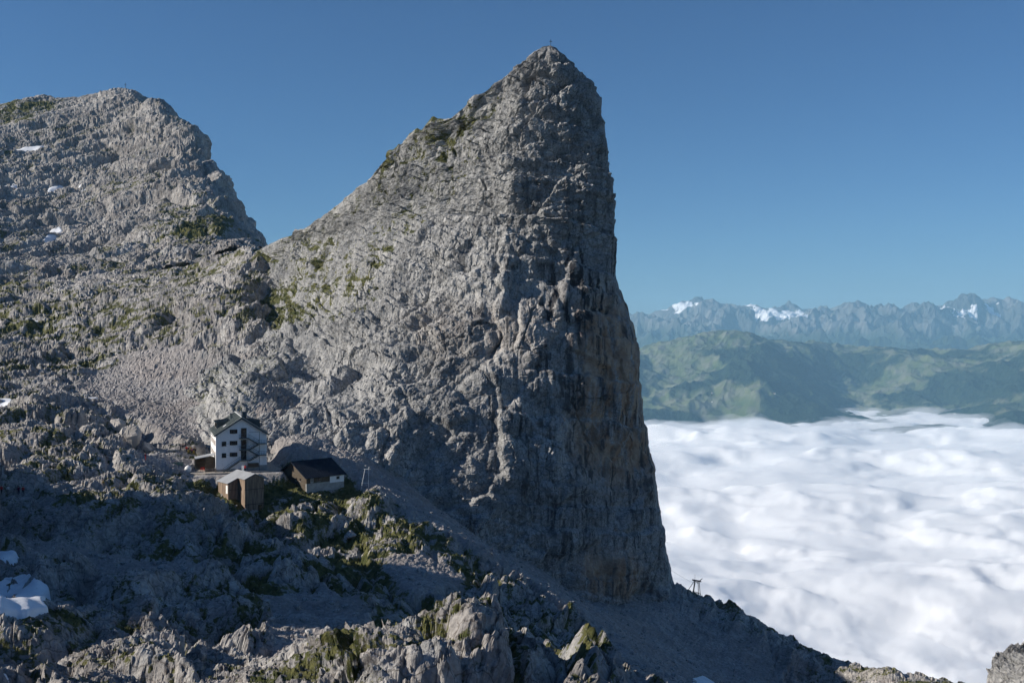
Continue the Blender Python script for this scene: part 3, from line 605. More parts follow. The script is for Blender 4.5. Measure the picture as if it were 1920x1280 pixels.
def window(parent, u0, u1, w0, w1, v, shutters=0, mat_sh=None, frame=None, axis='v', sgn=-1, door=False):
    """A window on a wall; axis 'v': wall at constant v looking along -v; axis 'u': wall at constant u looking along sgn*u."""
    def bx(mb, a0, a1, b0, b1, d0, d1):                 # a along the wall, b up, d outwards
        if axis == 'v': return mb.box(a0, a1, v - d1, v - d0, b0, b1)
        lo, hi = sorted((v + sgn * d0, v + sgn * d1)); return mb.box(lo, hi, a0, a1, b0, b1)
    ft = 0.07; fr = MB()
    bx(fr, u0, u0 + ft, w0, w1, 0.0, 0.09); bx(fr, u1 - ft, u1, w0, w1, 0.0, 0.09); bx(fr, u0 + ft, u1 - ft, w1 - ft, w1, 0.0, 0.087); bx(fr, u0 + ft, u1 - ft, w0, w0 + ft, 0.0, 0.087)
    if not door: bx(fr, (u0 + u1) / 2 - 0.03, (u0 + u1) / 2 + 0.03, w0 + ft, w1 - ft, 0.02, 0.08)
    else: bx(fr, u0 + ft, u1 - ft, w0 + 0.95, w0 + 1.05, 0.02, 0.08)
    f = fr.build('door' if door else 'window', frame or M_shutter, parent)
    bx(MB(), u0 + 0.02, u1 - 0.02, w0 + 0.02, w1 - 0.02, 0.0, 0.045).build('pane', M_glass, f)
    if not door: bx(MB(), u0 - 0.06, u1 + 0.06, w0 - 0.09, w0 - 0.004, 0.0, 0.16).build('sill', M_concrete, f)
    for k in range(shutters):
        a0, a1 = (u0 - 0.47, u0 - 0.02) if k == 0 else (u1 + 0.02, u1 + 0.47)
        bx(MB(), a0, a1, w0 - 0.02, w1 + 0.02, 0.0, 0.06).build('shutter', mat_sh or M_shutter, f)
    return f

# ------------------------------------------------------------------ the white mountain hut
H0 = at(452.8, 882, 254); HR = math.radians(20.2)
hut = thing('mountain_hut', 'tall white mountain hut with grey gabled roof and steel fire stairs', 'house', H0, HR)
W, E, A, L = 6.3, 9.25, 13.35, 20.0
MB().prism([(-W, -3.0), (W, -3.0), (W, E), (0, A), (-W, E)], 0, L).build('wall', M_plaster, hut)
MB().box(-W - 0.06, W + 0.06, -0.06, L + 0.06, -3.2, 0.55).build('plinth', M_concrete, hut)
MB().box(1.2, W + 0.1, -0.10, 0.5, -3.2, 1.25).build('plinth', M_concrete, hut)
def rz_(u): return A - (A - E) * abs(u) / W
for sg in (-1, 1):
    ue = sg * (W + 0.55); we = rz_(W + 0.55)
    rf = MB().slab([(0, -0.55, A + 0.28), (ue, -0.55, we + 0.28), (ue, L + 0.5, we + 0.28), (0, L + 0.5, A + 0.28)], 0.22).build('roof', M_roof, hut)
    sm = MB()
    for i in range(38):
        y = -0.3 + i * 0.55; a = Vector((sg * 0.1, y, A + 0.31)); b = Vector((ue, y, we + 0.30)); sm.beam(a, b, 0.035, 4)
    sm.build('seam', M_roof, rf, kind='stuff')
    MB().slab([(0, -0.62, A + 0.20), (ue, -0.62, we + 0.20), (ue, -0.55, we + 0.20), (0, -0.55, A + 0.20)], 0.34).build('verge_board', M_steel, rf)
    MB().beam((ue + sg * 0.07, -0.5, we + 0.05), (ue + sg * 0.07, L + 0.45, we + 0.05), 0.08).build('gutter', M_steel, rf)
    for q in (2.9, 5.2): MB().box(min(sg * q, sg * (q + 0.2)), max(sg * q, sg * (q + 0.2)), -0.52, 0.1, rz_(q) - 0.32, rz_(q) - 0.08).build('purlin', M_shutter, rf)
    # shed dormer
    dm = MB().prism([(sg * 2.2, rz_(2.2)), (sg * 5.5, rz_(5.5) - 0.1), (sg * 5.5, 11.75), (sg * 2.2, 12.1)], 8.6, 15.4).build('dormer', M_dormer, hut)
    MB().slab([(sg * 2.0, 8.3, 12.28), (sg * 5.9, 8.3, 11.86), (sg * 5.9, 15.7, 11.86), (sg * 2.0, 15.7, 12.28)], 0.14).build('dormer_roof', M_dormer, dm)
    ds = MB()
    for i in range(14): ds.beam((sg * 2.05, 8.45 + i * 0.55, 12.29), (sg * 5.88, 8.45 + i * 0.55, 11.88), 0.04, 4)
    for i in range(7): ds.beam((sg * (2.5 + i * 0.48), 8.58, rz_(2.5 + i * 0.48) + 0.3), (sg * (2.5 + i * 0.48), 8.58, 11.75), 0.04, 4)
    ds.build('seam', M_dormer, dm, kind='stuff')
    for i in range(3): window(dm, 9.3 + i * 2.1, 10.5 + i * 2.1, 10.35, 11.5, sg * 5.5, axis='u', sgn=sg)
MB().beam((0, -0.6, A + 0.36), (0, L + 0.5, A + 0.36), 0.11).build('ridge_cap', M_pale_steel, hut)
ch = MB().box(-2.05, -1.4, 10.0, 10.8, 11.5, 13.75).build('chimney', M_roof, hut); MB().box(-2.15, -1.3, 9.9, 10.9, 13.75, 13.9).build('chimney_cap', M_steel, ch)
ch = MB().box(0.9, 1.9, 7.6, 8.6, 11.9, 14.35).build('chimney', M_dormer, hut); MB().box(0.8, 2.0, 7.5, 8.7, 14.35, 14.5).build('chimney_cap', M_steel, ch)
MB().beam((0.3, 5.0, A + 0.3), (0.3, 5.0, A + 1.5), 0.1).build('vent_pipe', M_pale_steel, hut)
MB().beam((0.55, 5.2, A + 0.2), (0.55, 5.2, A + 2.1), 0.045).build('antenna', M_steel, hut)
sl = MB().slab([(-4.3, 3.6, rz_(4.3) + 0.40), (-3.5, 3.6, rz_(3.5) + 0.40), (-3.5, 5.0, rz_(3.5) + 0.40), (-4.3, 5.0, rz_(4.3) + 0.40)], 0.1).build('skylight', M_pale_steel, hut)
# gable windows and doors
for w0, w1 in ((6.45, 7.55), (3.51, 4.62)): window(hut, -4.84, -3.77, w0, w1, 0.0)
for w0, w1 in ((9.55, 10.55), (6.61, 7.64), (3.70, 4.70)): window(hut, -2.42, -1.5, w0, w1, 0.0, 2)
for w0, w1 in ((6.95, 7.0), (4.05, 4.1)): MB().box(-3.7, -2.95, -0.05, -0.01, w0, w1).build('shutter_bar', M_steel, hut)
for w0, w1 in ((8.40, 10.85), (5.45, 7.85), (2.76, 5.10)): window(hut, -0.14, 1.26, w0, w1, 0.0, door=True, frame=M_steel)
# lit side wall: windows with orange brown shutters
for w0, w1 in ((6.4, 7.6), (3.5, 4.7)):
    for v in (2.2, 6.2, 10.6, 15.2): window(hut, v, v + 1.0, w0, w1, -W, 2, M_orange, axis='u', sgn=-1)
# steel fire stairs in front of the gable
st = thing('fire_stairs', None, None); st.parent = hut
fs = MB()
def flight(p, q, y0=-1.25, y1=-0.25, name='stair_flight'):
    m = MB()
    for y in (y0, y1): m.slab([(p[0], y, p[1]), (q[0], y, q[1]), (q[0], y + 0.05, q[1]), (p[0], y + 0.05, p[1])], 0.28)
    n = max(3, int(abs(q[1] - p[1]) / 0.2))
    for i in range(n):
        f = (i + 0.5) / n; u = p[0] + (q[0] - p[0]) * f; w = p[1] + (q[1] - p[1]) * f; m.box(u - 0.13, u + 0.13, y0 + 0.05, y1, w - 0.03, w)
    o = m.build(name, M_steel, hut)
    r = MB(); r.beam((p[0], y0, p[1] + 0.95), (q[0], y0, q[1] + 0.95), 0.035, 5); r.beam((p[0], y0, p[1] + 0.5), (q[0], y0, q[1] + 0.5), 0.02, 5)
    for f in (0.0, 0.5, 1.0): u = p[0] + (q[0] - p[0]) * f; w = p[1] + (q[1] - p[1]) * f; r.beam((u, y0, w), (u, y0, w + 0.95), 0.025, 5)
    r.build('handrail', M_steel, o); return o
def landing(u0, u1, w):
    o = MB().box(u0, u1, -1.3, -0.02, w - 0.14, w).build('stair_landing', M_steel, hut)
    r = MB()
    for h in (0.5, 0.95): r.beam((u0, -1.27, w + h), (u1, -1.27, w + h), 0.03, 5); r.beam((u0, -1.27, w + h), (u0, -0.05, w + h), 0.03, 5)
    for u in np.linspace(u0, u1, 4): r.beam((u, -1.27, w), (u, -1.27, w + 0.95), 0.022, 5)
    r.build('handrail', M_steel, o); return o
bpy.data.objects.remove(st)
for w in (2.70, 5.40, 8.34): landing(-0.65, 1.75, w)
for w in (3.95, 6.85): landing(4.15, 6.15, w)
flight((-4.6, 0.0), (-0.65, 2.62)); flight((1.75, 2.66), (4.15, 3.9)); flight((4.15, 3.92), (1.75, 5.36)); flight((1.75, 5.36), (4.15, 6.8)); flight((4.15, 6.82), (1.75, 8.3))
for u, w in ((4.3, 9.9), (1.45, 8.3)): MB().beam((u, -1.32, -0.5), (u, -1.32, w), 0.06, 6).build('stair_post', M_steel, hut)
MB().beam((1.75, -1.3, 9.85), (4.3, -1.3, 9.85), 0.04).build('stair_rail', M_steel, hut)
MB().box(1.6, 4.2, -0.9, -0.1, 0.9, 1.9).build('timber_box', M_brown, hut)
# lean-to on the sunlit side
lt = MB().slab([(-W - 0.02, 1.6, 4.15), (-W - 0.02, 6.6, 4.15), (-W - 4.9, 6.6, 3.3), (-W - 4.9, 1.6, 3.3)], 0.16).build('lean_to_roof', M_shedroof, hut)
for u, v in ((-4.75, 1.8), (-2.4, 1.8), (-4.75, 6.4)): MB().box(-W + u - 0.1, -W + u + 0.1, v - 0.1, v + 0.1, -0.6, 3.3 + (4.9 + u) * 0.17).build('post', M_brown, lt)
MB().box(-W - 2.2, -W - 0.05, 2.3, 2.42, -0.4, 3.45).build('boarded_front', M_brown, lt); MB().box(-W - 4.75, -W - 0.1, 6.35, 6.47, -0.4, 3.2).build('back_boards', M_brown, lt)

# gravel terrace and concrete yard round the hut
def to_h(u, v, w=0.0): return H0 + Matrix.Rotation(HR, 3, 'Z') @ Vector((u, v, w))
mb = MB(); mb.plan([(-12, -1.0), (-9, -2.6), (-5, -3.0), (-2, -2.7), (2, -2.9), (6, -2.4), (8.8, -1.6), (9.6, 1.5), (9.2, 7), (8.4, 13), (8.0, 21), (-6.8, 21), (-7.0, 8.5), (-12.5, 7), (-13.8, 1)], -1.4, -0.02)
ter = mb.build('terrace', M_gravel); ter.location = H0; ter.rotation_euler = (0, 0, HR); tag(ter, 'trodden gravel terrace around the white hut', kind='structure')

# short board fence by the hut's corner
fe = thing('board_fence', 'low wooden board fence at the sunlit corner of the white hut', 'fence', to_h(-7.6, -1.2, -0.02), HR)
for k in range(3): MB().box(-1.35, 1.35, -0.04, 0.04, 0.2 + k * 0.32, 0.42 + k * 0.32).build('board', M_wood, fe)
for u in (-1.2, 1.2): MB().box(u - 0.06, u + 0.06, 0.042, 0.15, -0.3, 1.2).build('post', M_wood, fe)
# timber retaining wall behind
rw = thing('retaining_wall', 'brown timber retaining wall behind the white hut beside the hikers', 'wall', (lambda q: Vector((q.x, q.y, drop(q.x, q.y) - 0.2)))(at(378, 842, 267)), HR)
for k in range(5): MB().box(-2.2, 2.4, -0.12, 0.12, k * 0.36, k * 0.36 + 0.33).build('beam', M_brown, rw)
for u in (-2.0, 0.1, 2.2): MB().box(u - 0.09, u + 0.09, -0.26, -0.13, -0.5, 1.9).build('post', M_brown, rw)

# white round tank
p = to_h(-12.9, 1.5, -0.02)
tk = thing('water_tank', 'white round tank standing left of the lean-to roof', 'tank', p)
def lathe(prof, n=16):
    m = MB(); v = []; f = []
    for r, z in prof: v += [(r * math.cos(2 * math.pi * i / n), r * math.sin(2 * math.pi * i / n), z) for i in range(n)]
    for k in range(len(prof) - 1):
        for i in range(n): f.append((k * n + i, k * n + (i + 1) % n, (k + 1) * n + (i + 1) % n, (k + 1) * n + i))
    f.append(tuple(range(n))[::-1]); f.append(tuple(range((len(prof) - 1) * n, len(prof) * n))); return m.add(v, f)
lathe([(0.45, 0.0), (0.5, 0.15), (0.72, 0.3), (0.86, 0.7), (0.86, 1.0), (0.7, 1.4), (0.4, 1.62), (0.2, 1.68)]).build('vessel', M_whitewood, tk)
lathe([(0.2, 1.685), (0.2, 1.8), (0.1, 1.83)]).build('lid', M_pale_steel, tk); lathe([(0.6, -0.3), (0.6, -0.02), (0.55, -0.004)]).build('base', M_concrete, tk)

# green safety netting along the path
nt_ = thing('safety_netting', 'green safety netting strung between posts along the path left of the hut', 'netting', (lambda q: Vector((q.x, q.y, drop(q.x, q.y))))(to_h(-14.0, 4.5)), HR + 0.25)
for i in range(5): MB().beam((-i * 1.6, 0, -0.8), (-i * 1.6, 0, 1.25), 0.04).build('post', M_brown, nt_)
for i in range(4):
    m = MB()
    for j in range(8): m.box(-i * 1.6 - 1.55, -i * 1.6 - 0.05, -0.02, 0.0, 0.1 + j * 0.135, 0.2 + j * 0.135)
    m.build('net', M_net, nt_, kind='stuff')

# red chairs under the lean-to
for i, (u, v) in enumerate(((-9.6, 2.6), (-8.9, 3.2))):
    cst = thing('garden_chair', ('red plastic chair under the lean-to, the one nearer its open side', 'red plastic chair under the lean-to, the one nearer the hut wall')[i], 'chair', to_h(u, v, -0.02), HR + 0.5 * i, 'red chairs under the lean-to')
    MB().box(-0.24, 0.24, -0.24, 0.24, 0.42, 0.47).build('seat', M_red, cst); MB().box(-0.24, 0.24, 0.2, 0.25, 0.472, 0.95).build('backrest', M_red, cst)
    for a in (-0.2, 0.2):
        for b in (-0.2, 0.2): MB().box(a - 0.03, a + 0.03, b - 0.03, b + 0.03, 0.0, 0.42).build('leg', M_red, cst)

# ------------------------------------------------------------------ the tall wooden shed in front
S0 = at(477.2, 968, 240); SR = math.radians(39.7)
sh = thing('wooden_shed', 'tall weathered wooden shed with grey roof below the white hut', 'shed', S0, SR)
sl_ = 1.08 / 2.45
def rs(u): return 10.2 - sl_ * abs(u)
MB().prism([(-2.4, -2.0), (2.4, -2.0), (2.4, rs(2.4)), (0, rs(0)), (-2.4, rs(2.4))], 0.06, 9.5).build('wall', M_brown, sh)
MB().prism([(-5.0, -1.0), (-2.41, -1.0), (-2.41, rs(2.41)), (-5.0, rs(5.0))], 3.72, 9.5).build('side_wing', M_brown, sh)
def planks(u0, u1, wt, wb, v, name='plank_cladding'):
    for tier, (b, tp) in enumerate(zip(wb, wt)):
        m = MB(); u = u0
        while u < u1 - 0.05:
            wd_ = min(random.uniform(0.2, 0.3), u1 - u); top = min(tp, rs(max(abs(u), abs(u + wd_))) - 0.05)
            if top > b + 0.1: m.box(u + 0.012, u + wd_ - 0.012, v - random.uniform(0.025, 0.06), v, b + random.uniform(0, 0.05), top)
            u += wd_
        m.build(name, M_wood, sh, kind='stuff')
planks(-2.45, 2.45, (3.0, 6.6, 11.0), (-1.2, 3.06, 6.66), 0.056)
planks(-5.0, -2.45, (6.3, 11.0), (0.5, 6.36), 3.716)
mb = MB()
for i in range(22): mb.box(-5.06, -5.003, 3.75 + i * 0.262, 3.75 + i * 0.262 + 0.24, 3.5, rs(5.05) - 0.1)
mb.build('plank_cladding', M_wood, sh, kind='stuff')
mb = MB()
for i in range(13): mb.box(-2.46, -2.403, 0.1 + i * 0.272, 0.1 + i * 0.272 + 0.25, -1.0, rs(2.45) - 0.1)
mb.build('plank_cladding', M_wood, sh, kind='stuff')
for w in (3.03, 6.63): MB().box(-2.5, 2.5, -0.03, 0.05, w - 0.05, w + 0.05).build('floor_band', M_shutter, sh)
window(sh, 0.95, 1.85, 0.35, 2.75, -0.01, door=True, frame=M_shutter)
dr = MB().box(-5.12, -5.061, 3.85, 4.85, 5.5, 7.45).build('door', M_whitewood, sh); MB().box(-5.17, -5.122, 4.6, 4.68, 6.4, 6.5).build('handle', M_steel, dr)
MB().slab([(0, -0.4, 10.42), (-2.75, -0.4, 10.42 - sl_ * 2.75), (-2.75, 3.4, 10.42 - sl_ * 2.75), (-5.4, 3.4, 10.42 - sl_ * 5.4), (-5.4, 9.9, 10.42 - sl_ * 5.4), (0, 9.9, 10.42)], 0.14).build('roof', M_shedroof, sh)
MB().slab([(0, -0.4, 10.42), (2.8, -0.4, 10.42 - sl_ * 2.8), (2.8, 9.9, 10.42 - sl_ * 2.8), (0, 9.9, 10.42)], 0.14).build('roof', M_shedroof, sh)
for v in (7.2, 7.9): MB().beam((0.5, v, 10.1), (0.5, v, 11.5), 0.1).build('vent_pipe', M_whitewood, sh)

# ------------------------------------------------------------------ the long barn with the dark roof
B0 = Vector((-51.6, 250.0, -36.9)); BR = math.radians(45)
bn = thing('barn', 'long low barn with dark roof and white end wall on the knoll', 'barn', B0, BR)
prof = [(0, 0), (10.7, 0), (10.7, 3.6), (6.2, 5.95), (0, 2.66)]
m = MB(); n = len(prof); v = [(0.0, a, b - (2.5 if b == 0 else 0)) for a, b in prof] + [(11.3, a, b - (2.5 if b == 0 else 0)) for a, b in prof]
m.add(v, [tuple(range(n))[::-1], tuple(range(n, 2 * n))] + [(i, (i + 1) % n, (i + 1) % n + n, i + n) for i in range(n)]); m.build('wall', M_brown, bn)
MB().box(-0.05, 7.0, -0.08, 0.4, -2.6, 1.15).build('plinth', M_concrete, bn, label='pale concrete footing under the brown boards')
MB().box(7.003, 11.36, -0.06, 0.4, 0.75, 2.6).build('white_wall', M_plaster, bn); MB().box(7.003, 11.36, -0.09, 0.4, -2.6, 0.745).build('plinth', M_concrete, bn)
for i in range(5): MB().box(-0.04, 6.99, -0.045, -0.004, 1.17 + i * 0.29, 1.44 + i * 0.29).build('board', M_brown, bn)
for i in range(18):
    vv = 0.25 + i * 0.57; top = (2.66 + vv * 0.53) if vv < 6.2 else 5.95 - (vv + 0.53 - 6.2) * 0.522
    MB().box(-0.05, -0.004, vv, vv + 0.53, -1.5, top - 0.08).build('board', M_brown, bn)
window(bn, 3.3, 4.1, 1.5, 2.15, -0.05); window(bn, 1.2, 1.9, 1.35, 2.5, -0.05, frame=M_whitewood); window(bn, 9.0, 9.9, 1.55, 2.2, -0.06)
for v in (2.4, 4.2): window(bn, v, v + 0.6, 1.6, 2.3, -0.05, axis='u', sgn=-1)
for (a, wa, b, wb_) in ((-0.55, 2.66 - 0.29 + 0.25, 6.2, 6.2), (11.2, 3.34 + 0.25, 6.2, 6.2)):
    rf = MB().slab([(-0.6, a, wa), (11.9, a, wa), (11.9, b, wb_), (-0.6, b, wb_)], 0.16).build('roof', M_slate, bn)
    sm = MB()
    for i in range(21): u = -0.5 + i * 0.615; sm.beam((u, a, wa + 0.02), (u, b, wb_ + 0.02), 0.03, 4)
    sm.build('batten', M_slate, rf, kind='stuff')
MB().beam((-0.6, 6.2, 6.24), (11.9, 6.2, 6.24), 0.09).build('ridge_cap', M_slate, bn)

# ------------------------------------------------------------------ masts, pylon, crosses
p = at(686, 908, 257); p.z = drop(p.x, p.y)
ms = thing('cable_mast', 'pale two-legged steel mast on the grassy edge right of the barn', 'mast', p)
for a, b in (((-1.35, 0, -0.6), (-0.25, 0, 5.2)), ((0.55, 0.3, -0.8), (0.75, 0.2, 5.8))): MB().beam(a, b, 0.075).build('leg', M_pale_steel, ms)
MB().beam((-1.0, 0.05, 1.7), (0.62, 0.25, 1.6), 0.07).build('crossbar', M_pale_steel, ms); MB().beam((-0.6, 0.1, 5.2), (1.2, 0.2, 5.2), 0.08).build('top_beam', M_pale_steel, ms)
MB().beam((0.75, 0.2, 5.15), (0.9, -0.4, 5.9), 0.05).build('arm', M_pale_steel, ms)

p = at(1307, 1106, 345); p.z = drop(p.x, p.y)
py_ = thing('lift_pylon', 'small dark cable lift pylon on the rocky edge right of the cliff', 'pylon', p); py_.scale = (1.25,) * 3
for a, b in (((-1.7, -0.7, -1.5), (-0.7, -0.25, 4.2)), ((-1.2, 0.7, -1.5), (-0.4, 0.25, 4.2)), ((0.9, -0.7, -1.2), (0.55, -0.25, 4.0)), ((0.5, 0.7, -1.2), (0.35, 0.25, 4.0))): MB().beam(a, b, 0.09).build('leg', M_black, py_)
MB().beam((-4.2, 0, -1.0), (-0.8, 0, 4.1), 0.07).build('strut', M_black, py_)
MB().beam((-2.6, -0.4, 1.35), (1.0, -0.6, 0.7), 0.08).build('crossbeam', M_black, py_); MB().beam((-1.2, 0.6, 1.2), (0.7, 0.6, 0.7), 0.08).build('crossbeam', M_black, py_)
MB().slab([(-1.3, -0.5, 4.55), (1.1, -0.5, 4.15), (1.1, 0.5, 4.15), (-1.3, 0.5, 4.55)], 0.22).build('platform', M_black, py_)
MB().beam((0.7, 0, 4.2), (1.5, 0, 4.85), 0.1).build('rope_sheave_arm', M_black, py_); MB().beam((-0.6, 0, 4.3), (-0.6, 0, 6.0), 0.035).build('rod', M_black, py_); MB().beam((-0.2, 0, 3.9), (0.3, 0, 3.5), 0.12).build('hanger', M_black, py_)
q0 = p + Vector((-1.2, 0, 4.5)); q1 = at(1258, 1068, 350); mbk = MB()
prev = q0
for i in range(1, 9):
    f = i / 8; c_ = q0.lerp(q1, f); c_.z -= 1.0 * f * (1 - f); mbk.beam(prev, c_, 0.03, 5); prev = c_
tag(mbk.build('cable', M_black), 'thin dark cable from the pylon to the cliff', 'cable')

def cross(p, h, label):
    o = thing('summit_cross', label, 'cross', p); r = h * 0.03
    MB().box(-r, r, -r, r, -0.6 * h, h).build('post', M_black, o); MB().box(-h * 0.2, h * 0.2, -r * 0.9, r * 0.9, h * 0.66, h * 0.66 + 2.2 * r).build('arm', M_black, o)
    return o
def top_of(px, D, ob, w=2.0):
    x = (px - 960) / F * D; best = None
    for dx in np.linspace(-w, w, 9):
        for dy in np.linspace(-12, 12, 17):
            ok, q, n, i = ob.ray_cast(Vector((x + dx, D + dy, 900)), Vector((0, 0, -1)))
            if ok and (best is None or q.z > best.z): best = q.copy()
    return best
cross(top_of(1027, 330, rock_peak), 2.3, 'dark summit cross on top of the tall rock peak')
cross(top_of(243, 1160, mountain, 6.0), 6.0, 'dark summit cross on the broad mountain at the left')

# ------------------------------------------------------------------ snow patches left over in hollows
def snow_patch(GXs, poly, label, k=1.0, far=False):
    h, w = GXs.shape[:2]
    x0, x1 = min(a for a, b in poly) - 12, max(a for a, b in poly) + 12; cpx = 960 + GXs[0, :, 0] / GXs[0, :, 1] * F
    zb = snow_cache[far]; Dm = snow_D[far]
    pyb = 640 - zb / Dm * F; pxm = np.broadcast_to((960 + snow_x[far] / Dm * F), pyb.shape)
    ang = zb / Dm; run = np.maximum.accumulate(ang, axis=0); vis = ang >= run - 0.0025
    m = inpoly(pxm, pyb, poly) * vis
    if m.sum() < 3: return None
    r, c = np.where(m > 0); r0, r1, c0, c1 = max(r.min() - 4, 0), min(r.max() + 5, h), max(c.min() - 4, 0), min(c.max() + 5, w)
    sub = blur(m[r0:r1, c0:c1].astype(np.float32), 1); zq = zb[r0:r1, c0:c1]
    if not far: zq = blur(np.maximum(zq, blur(zq, 4)), 2)
    zs_ = zq + k * (-0.9 + 1.35 * sstep(0.1, 0.9, sub)); keep = sub > 0.06
    X = np.stack([snow_x[far][r0:r1, c0:c1], Dm[r0:r1, c0:c1], zs_], -1)
    hh, ww = keep.shape; idx = -np.ones(keep.shape, int); vs = []; fs = []
    cell = keep[:-1, :-1] & keep[1:, :-1] & keep[:-1, 1:] & keep[1:, 1:]
    for i, j in zip(*np.where(cell)):
        q = []
        for a, b in ((i, j), (i, j + 1), (i + 1, j + 1), (i + 1, j)):
            if idx[a, b] < 0: idx[a, b] = len(vs); vs.append(tuple(X[a, b]))
            q.append(int(idx[a, b]))
        fs.append(q)
    if not fs: return None
    cen = np.mean(vs, 0); me = bpy.data.meshes.new('snow_patch'); me.from_pydata([tuple(np.array(p) - cen) for p in vs], [], fs); me.polygons.foreach_set('use_smooth', [True] * len(fs)); me.materials.append(M_snow)
    o = bpy.data.objects.new('snow_patch', me); S.collection.objects.link(o); o.location = cen
    return tag(o, label, 'snow', 'snow patches left in the hollows')
snow_cache = {}; snow_D = {}; snow_x = {}
for far_, G_ in ((False, GX), (True, MX)):
    snow_cache[far_] = blur(G_[..., 2].astype(np.float32), 3); snow_D[far_] = blur(G_[..., 1].astype(np.float32), 1); snow_x[far_] = blur(G_[..., 0].astype(np.float32), 1)
for far_, poly, lab in (
 (True, [(26,285),(45,275),(84,272),(72,282),(34,289)], 'highest snow patch on the left mountain, near the photo edge'),
 (True, [(-10,352),(36,344),(38,349),(10,357),(-10,358)], 'snow patch at the photo edge halfway up the left mountain'),
 (True, [(84,358),(98,349),(118,347),(118,352),(92,361)], 'narrow snow strip halfway up the left mountain'),
 (True, [(145,352),(150,345),(160,344),(160,349)], 'tiny snow fleck halfway up the left mountain'),
 (True, [(70,460),(88,440),(98,428),(114,424),(118,434),(104,443),(96,452)], 'slanting snow patch low on the left mountain'),
 (False, [(38,604),(75,595),(80,599),(46,606)], 'thin snow strip in the rocks below the left mountain'),
 (False, [(-10,746),(22,748),(26,755),(10,760),(-10,760)], 'snow patch at the photo edge left of the scree'),
 (False, [(47,760),(52,753),(70,750),(70,757)], 'small snow patch beside the one at the edge left of the scree'),
 (False, [(157,750),(160,745),(184,744),(186,750)], 'small snow fleck at the foot of the scree'),
 (False, [(-10,1030),(34,1030),(30,1050),(12,1058),(-10,1056)], 'smaller shaded snow patch at the lower left edge'),
 (False, [(-20,1100),(20,1088),(50,1078),(70,1086),(90,1100),(96,1125),(78,1130),(94,1150),(50,1158),(-20,1157)], 'largest snow patch, shaded in the hollow at lower left'),
 (False, [(-20,1256),(12,1262),(22,1278),(20,1300),(-20,1300)], 'snow corner at the bottom left of the photo'),
 (False, [(1296,1272),(1318,1266),(1345,1282),(1300,1288)], 'snow patch in the shaded scree at the bottom right'),
): snow_patch(MX if far_ else GX, poly, lab, 1.6 if far_ else (1.5 if 'largest' in lab else 0.7), far_)

# ------------------------------------------------------------------ boulders
M_boulder = rock_material('boulder_limestone', 0.6, 0.5)
def boulder_mesh(name, seed, nu=22, nv=14, rough=0.3):
    r = np.random.default_rng(seed); th = np.linspace(0, 2 * math.pi, nu, endpoint=False); ph = np.linspace(0.06, math.pi - 0.06, nv)
    T, Pz = np.meshgrid(th, ph); d = np.stack([np.sin(Pz) * np.cos(T), np.sin(Pz) * np.sin(T), np.cos(Pz)], -1)
    pl = r.normal(size=(16, 3)); pl /= np.linalg.norm(pl, axis=1, keepdims=True); of = r.uniform(0.48, 0.95, 16)
    dots = np.clip(d @ pl.T, 1e-3, None); rad = np.minimum((of / dots).min(-1), 1.15) + r.normal(size=T.shape) * 0.02
    X = d * rad[..., None]; v = X.reshape(-1, 3); m = MB(); f = []
    for j in range(nv - 1):
        for i in range(nu): f.append((j * nu + i, (j + 1) * nu + i, (j + 1) * nu + (i + 1) % nu, j * nu + (i + 1) % nu))
    f.append(tuple(range(nu))); f.append(tuple(range((nv - 1) * nu, nv * nu))[::-1]); m.add(v, f); return m
def boulder(px, py, wpx, hpx, label, seed, mat=None, depth=1.0, rz=0.0, tilt=0.0):
    p = pick(px, py + hpx * 0.4); s = p.y / F
    o = boulder_mesh('boulder', seed).build('boulder', mat or M_boulder); o.location = p + Vector((0, 0, hpx * 0.3 * s)); o.scale = (wpx * s / 2, max(wpx, hpx) * s / 2 * depth, hpx * s / 2 * 1.25); o.rotation_euler = (tilt, 0, rz)
    return tag(o, label, 'boulder')
M_pale = plain('pale_bare_limestone', (0.44, 0.41, 0.375), 0.9, 0.15, 0.15, 0.5, bump=0.6)
boulder(222, 795, 40, 26, 'upper of three pale bare slabs left of the hut', 3, M_pale, 0.8, 0.5, 0.5)
boulder(246, 815, 34, 38, 'middle of three pale bare slabs left of the hut', 5, M_pale, 0.7, 0.3, 0.4)
boulder(274, 838, 28, 26, 'lowest of three pale bare slabs left of the hut', 8, M_pale, 0.8, 0.2, 0.3)
boulder(398, 826, 12, 14, 'pale pointed boulder just behind the hut at its sunlit side', 9, M_pale)
boulder(378, 1228, 26, 30, 'upright pointed boulder in the sunlit foreground', 11)
boulder(665, 806, 46, 22, 'big grey boulder where the scree meets the cliff foot', 13)
boulder(655, 1000, 24, 14, 'sunlit grey boulder on the grassy slope below the barn', 14)

# dark rock dome at the lower right corner
ou = boulder_mesh('rock_outcrop', 21, 150, 90).v; V = np.array(ou); V = np.sign(V) * np.abs(V) ** 0.45; ca_, sa_ = math.cos(0.75), math.sin(0.75); V = V @ np.array([[ca_, sa_, 0], [-sa_, ca_, 0], [0, 0, 1]]) * np.array([6.2, 6.2, 12.0])
dN = V / np.linalg.norm(V, axis=1, keepdims=True); dd = blocks(V.astype(np.float32), 3.0) * 0.9 + blocks(V.astype(np.float32), 1.0, off=(3, 1, 1)) * 0.35
V = V + dN * dd[:, None]; c0 = at(1940, 1374, 140)
nu, nv = 150, 90
oc = grid_mesh('rock_outcrop', (V + np.array(c0)).reshape(nv, nu, 3), M_rock, {k: np.full((nv, nu), x) for k, x in (('grass', 0.1), ('scree', 0.0), ('streak', 0.4), ('warm', 0.0))}, wrap=True)
tag(oc, 'dark rock outcrop poking into the lower right corner', 'rock')

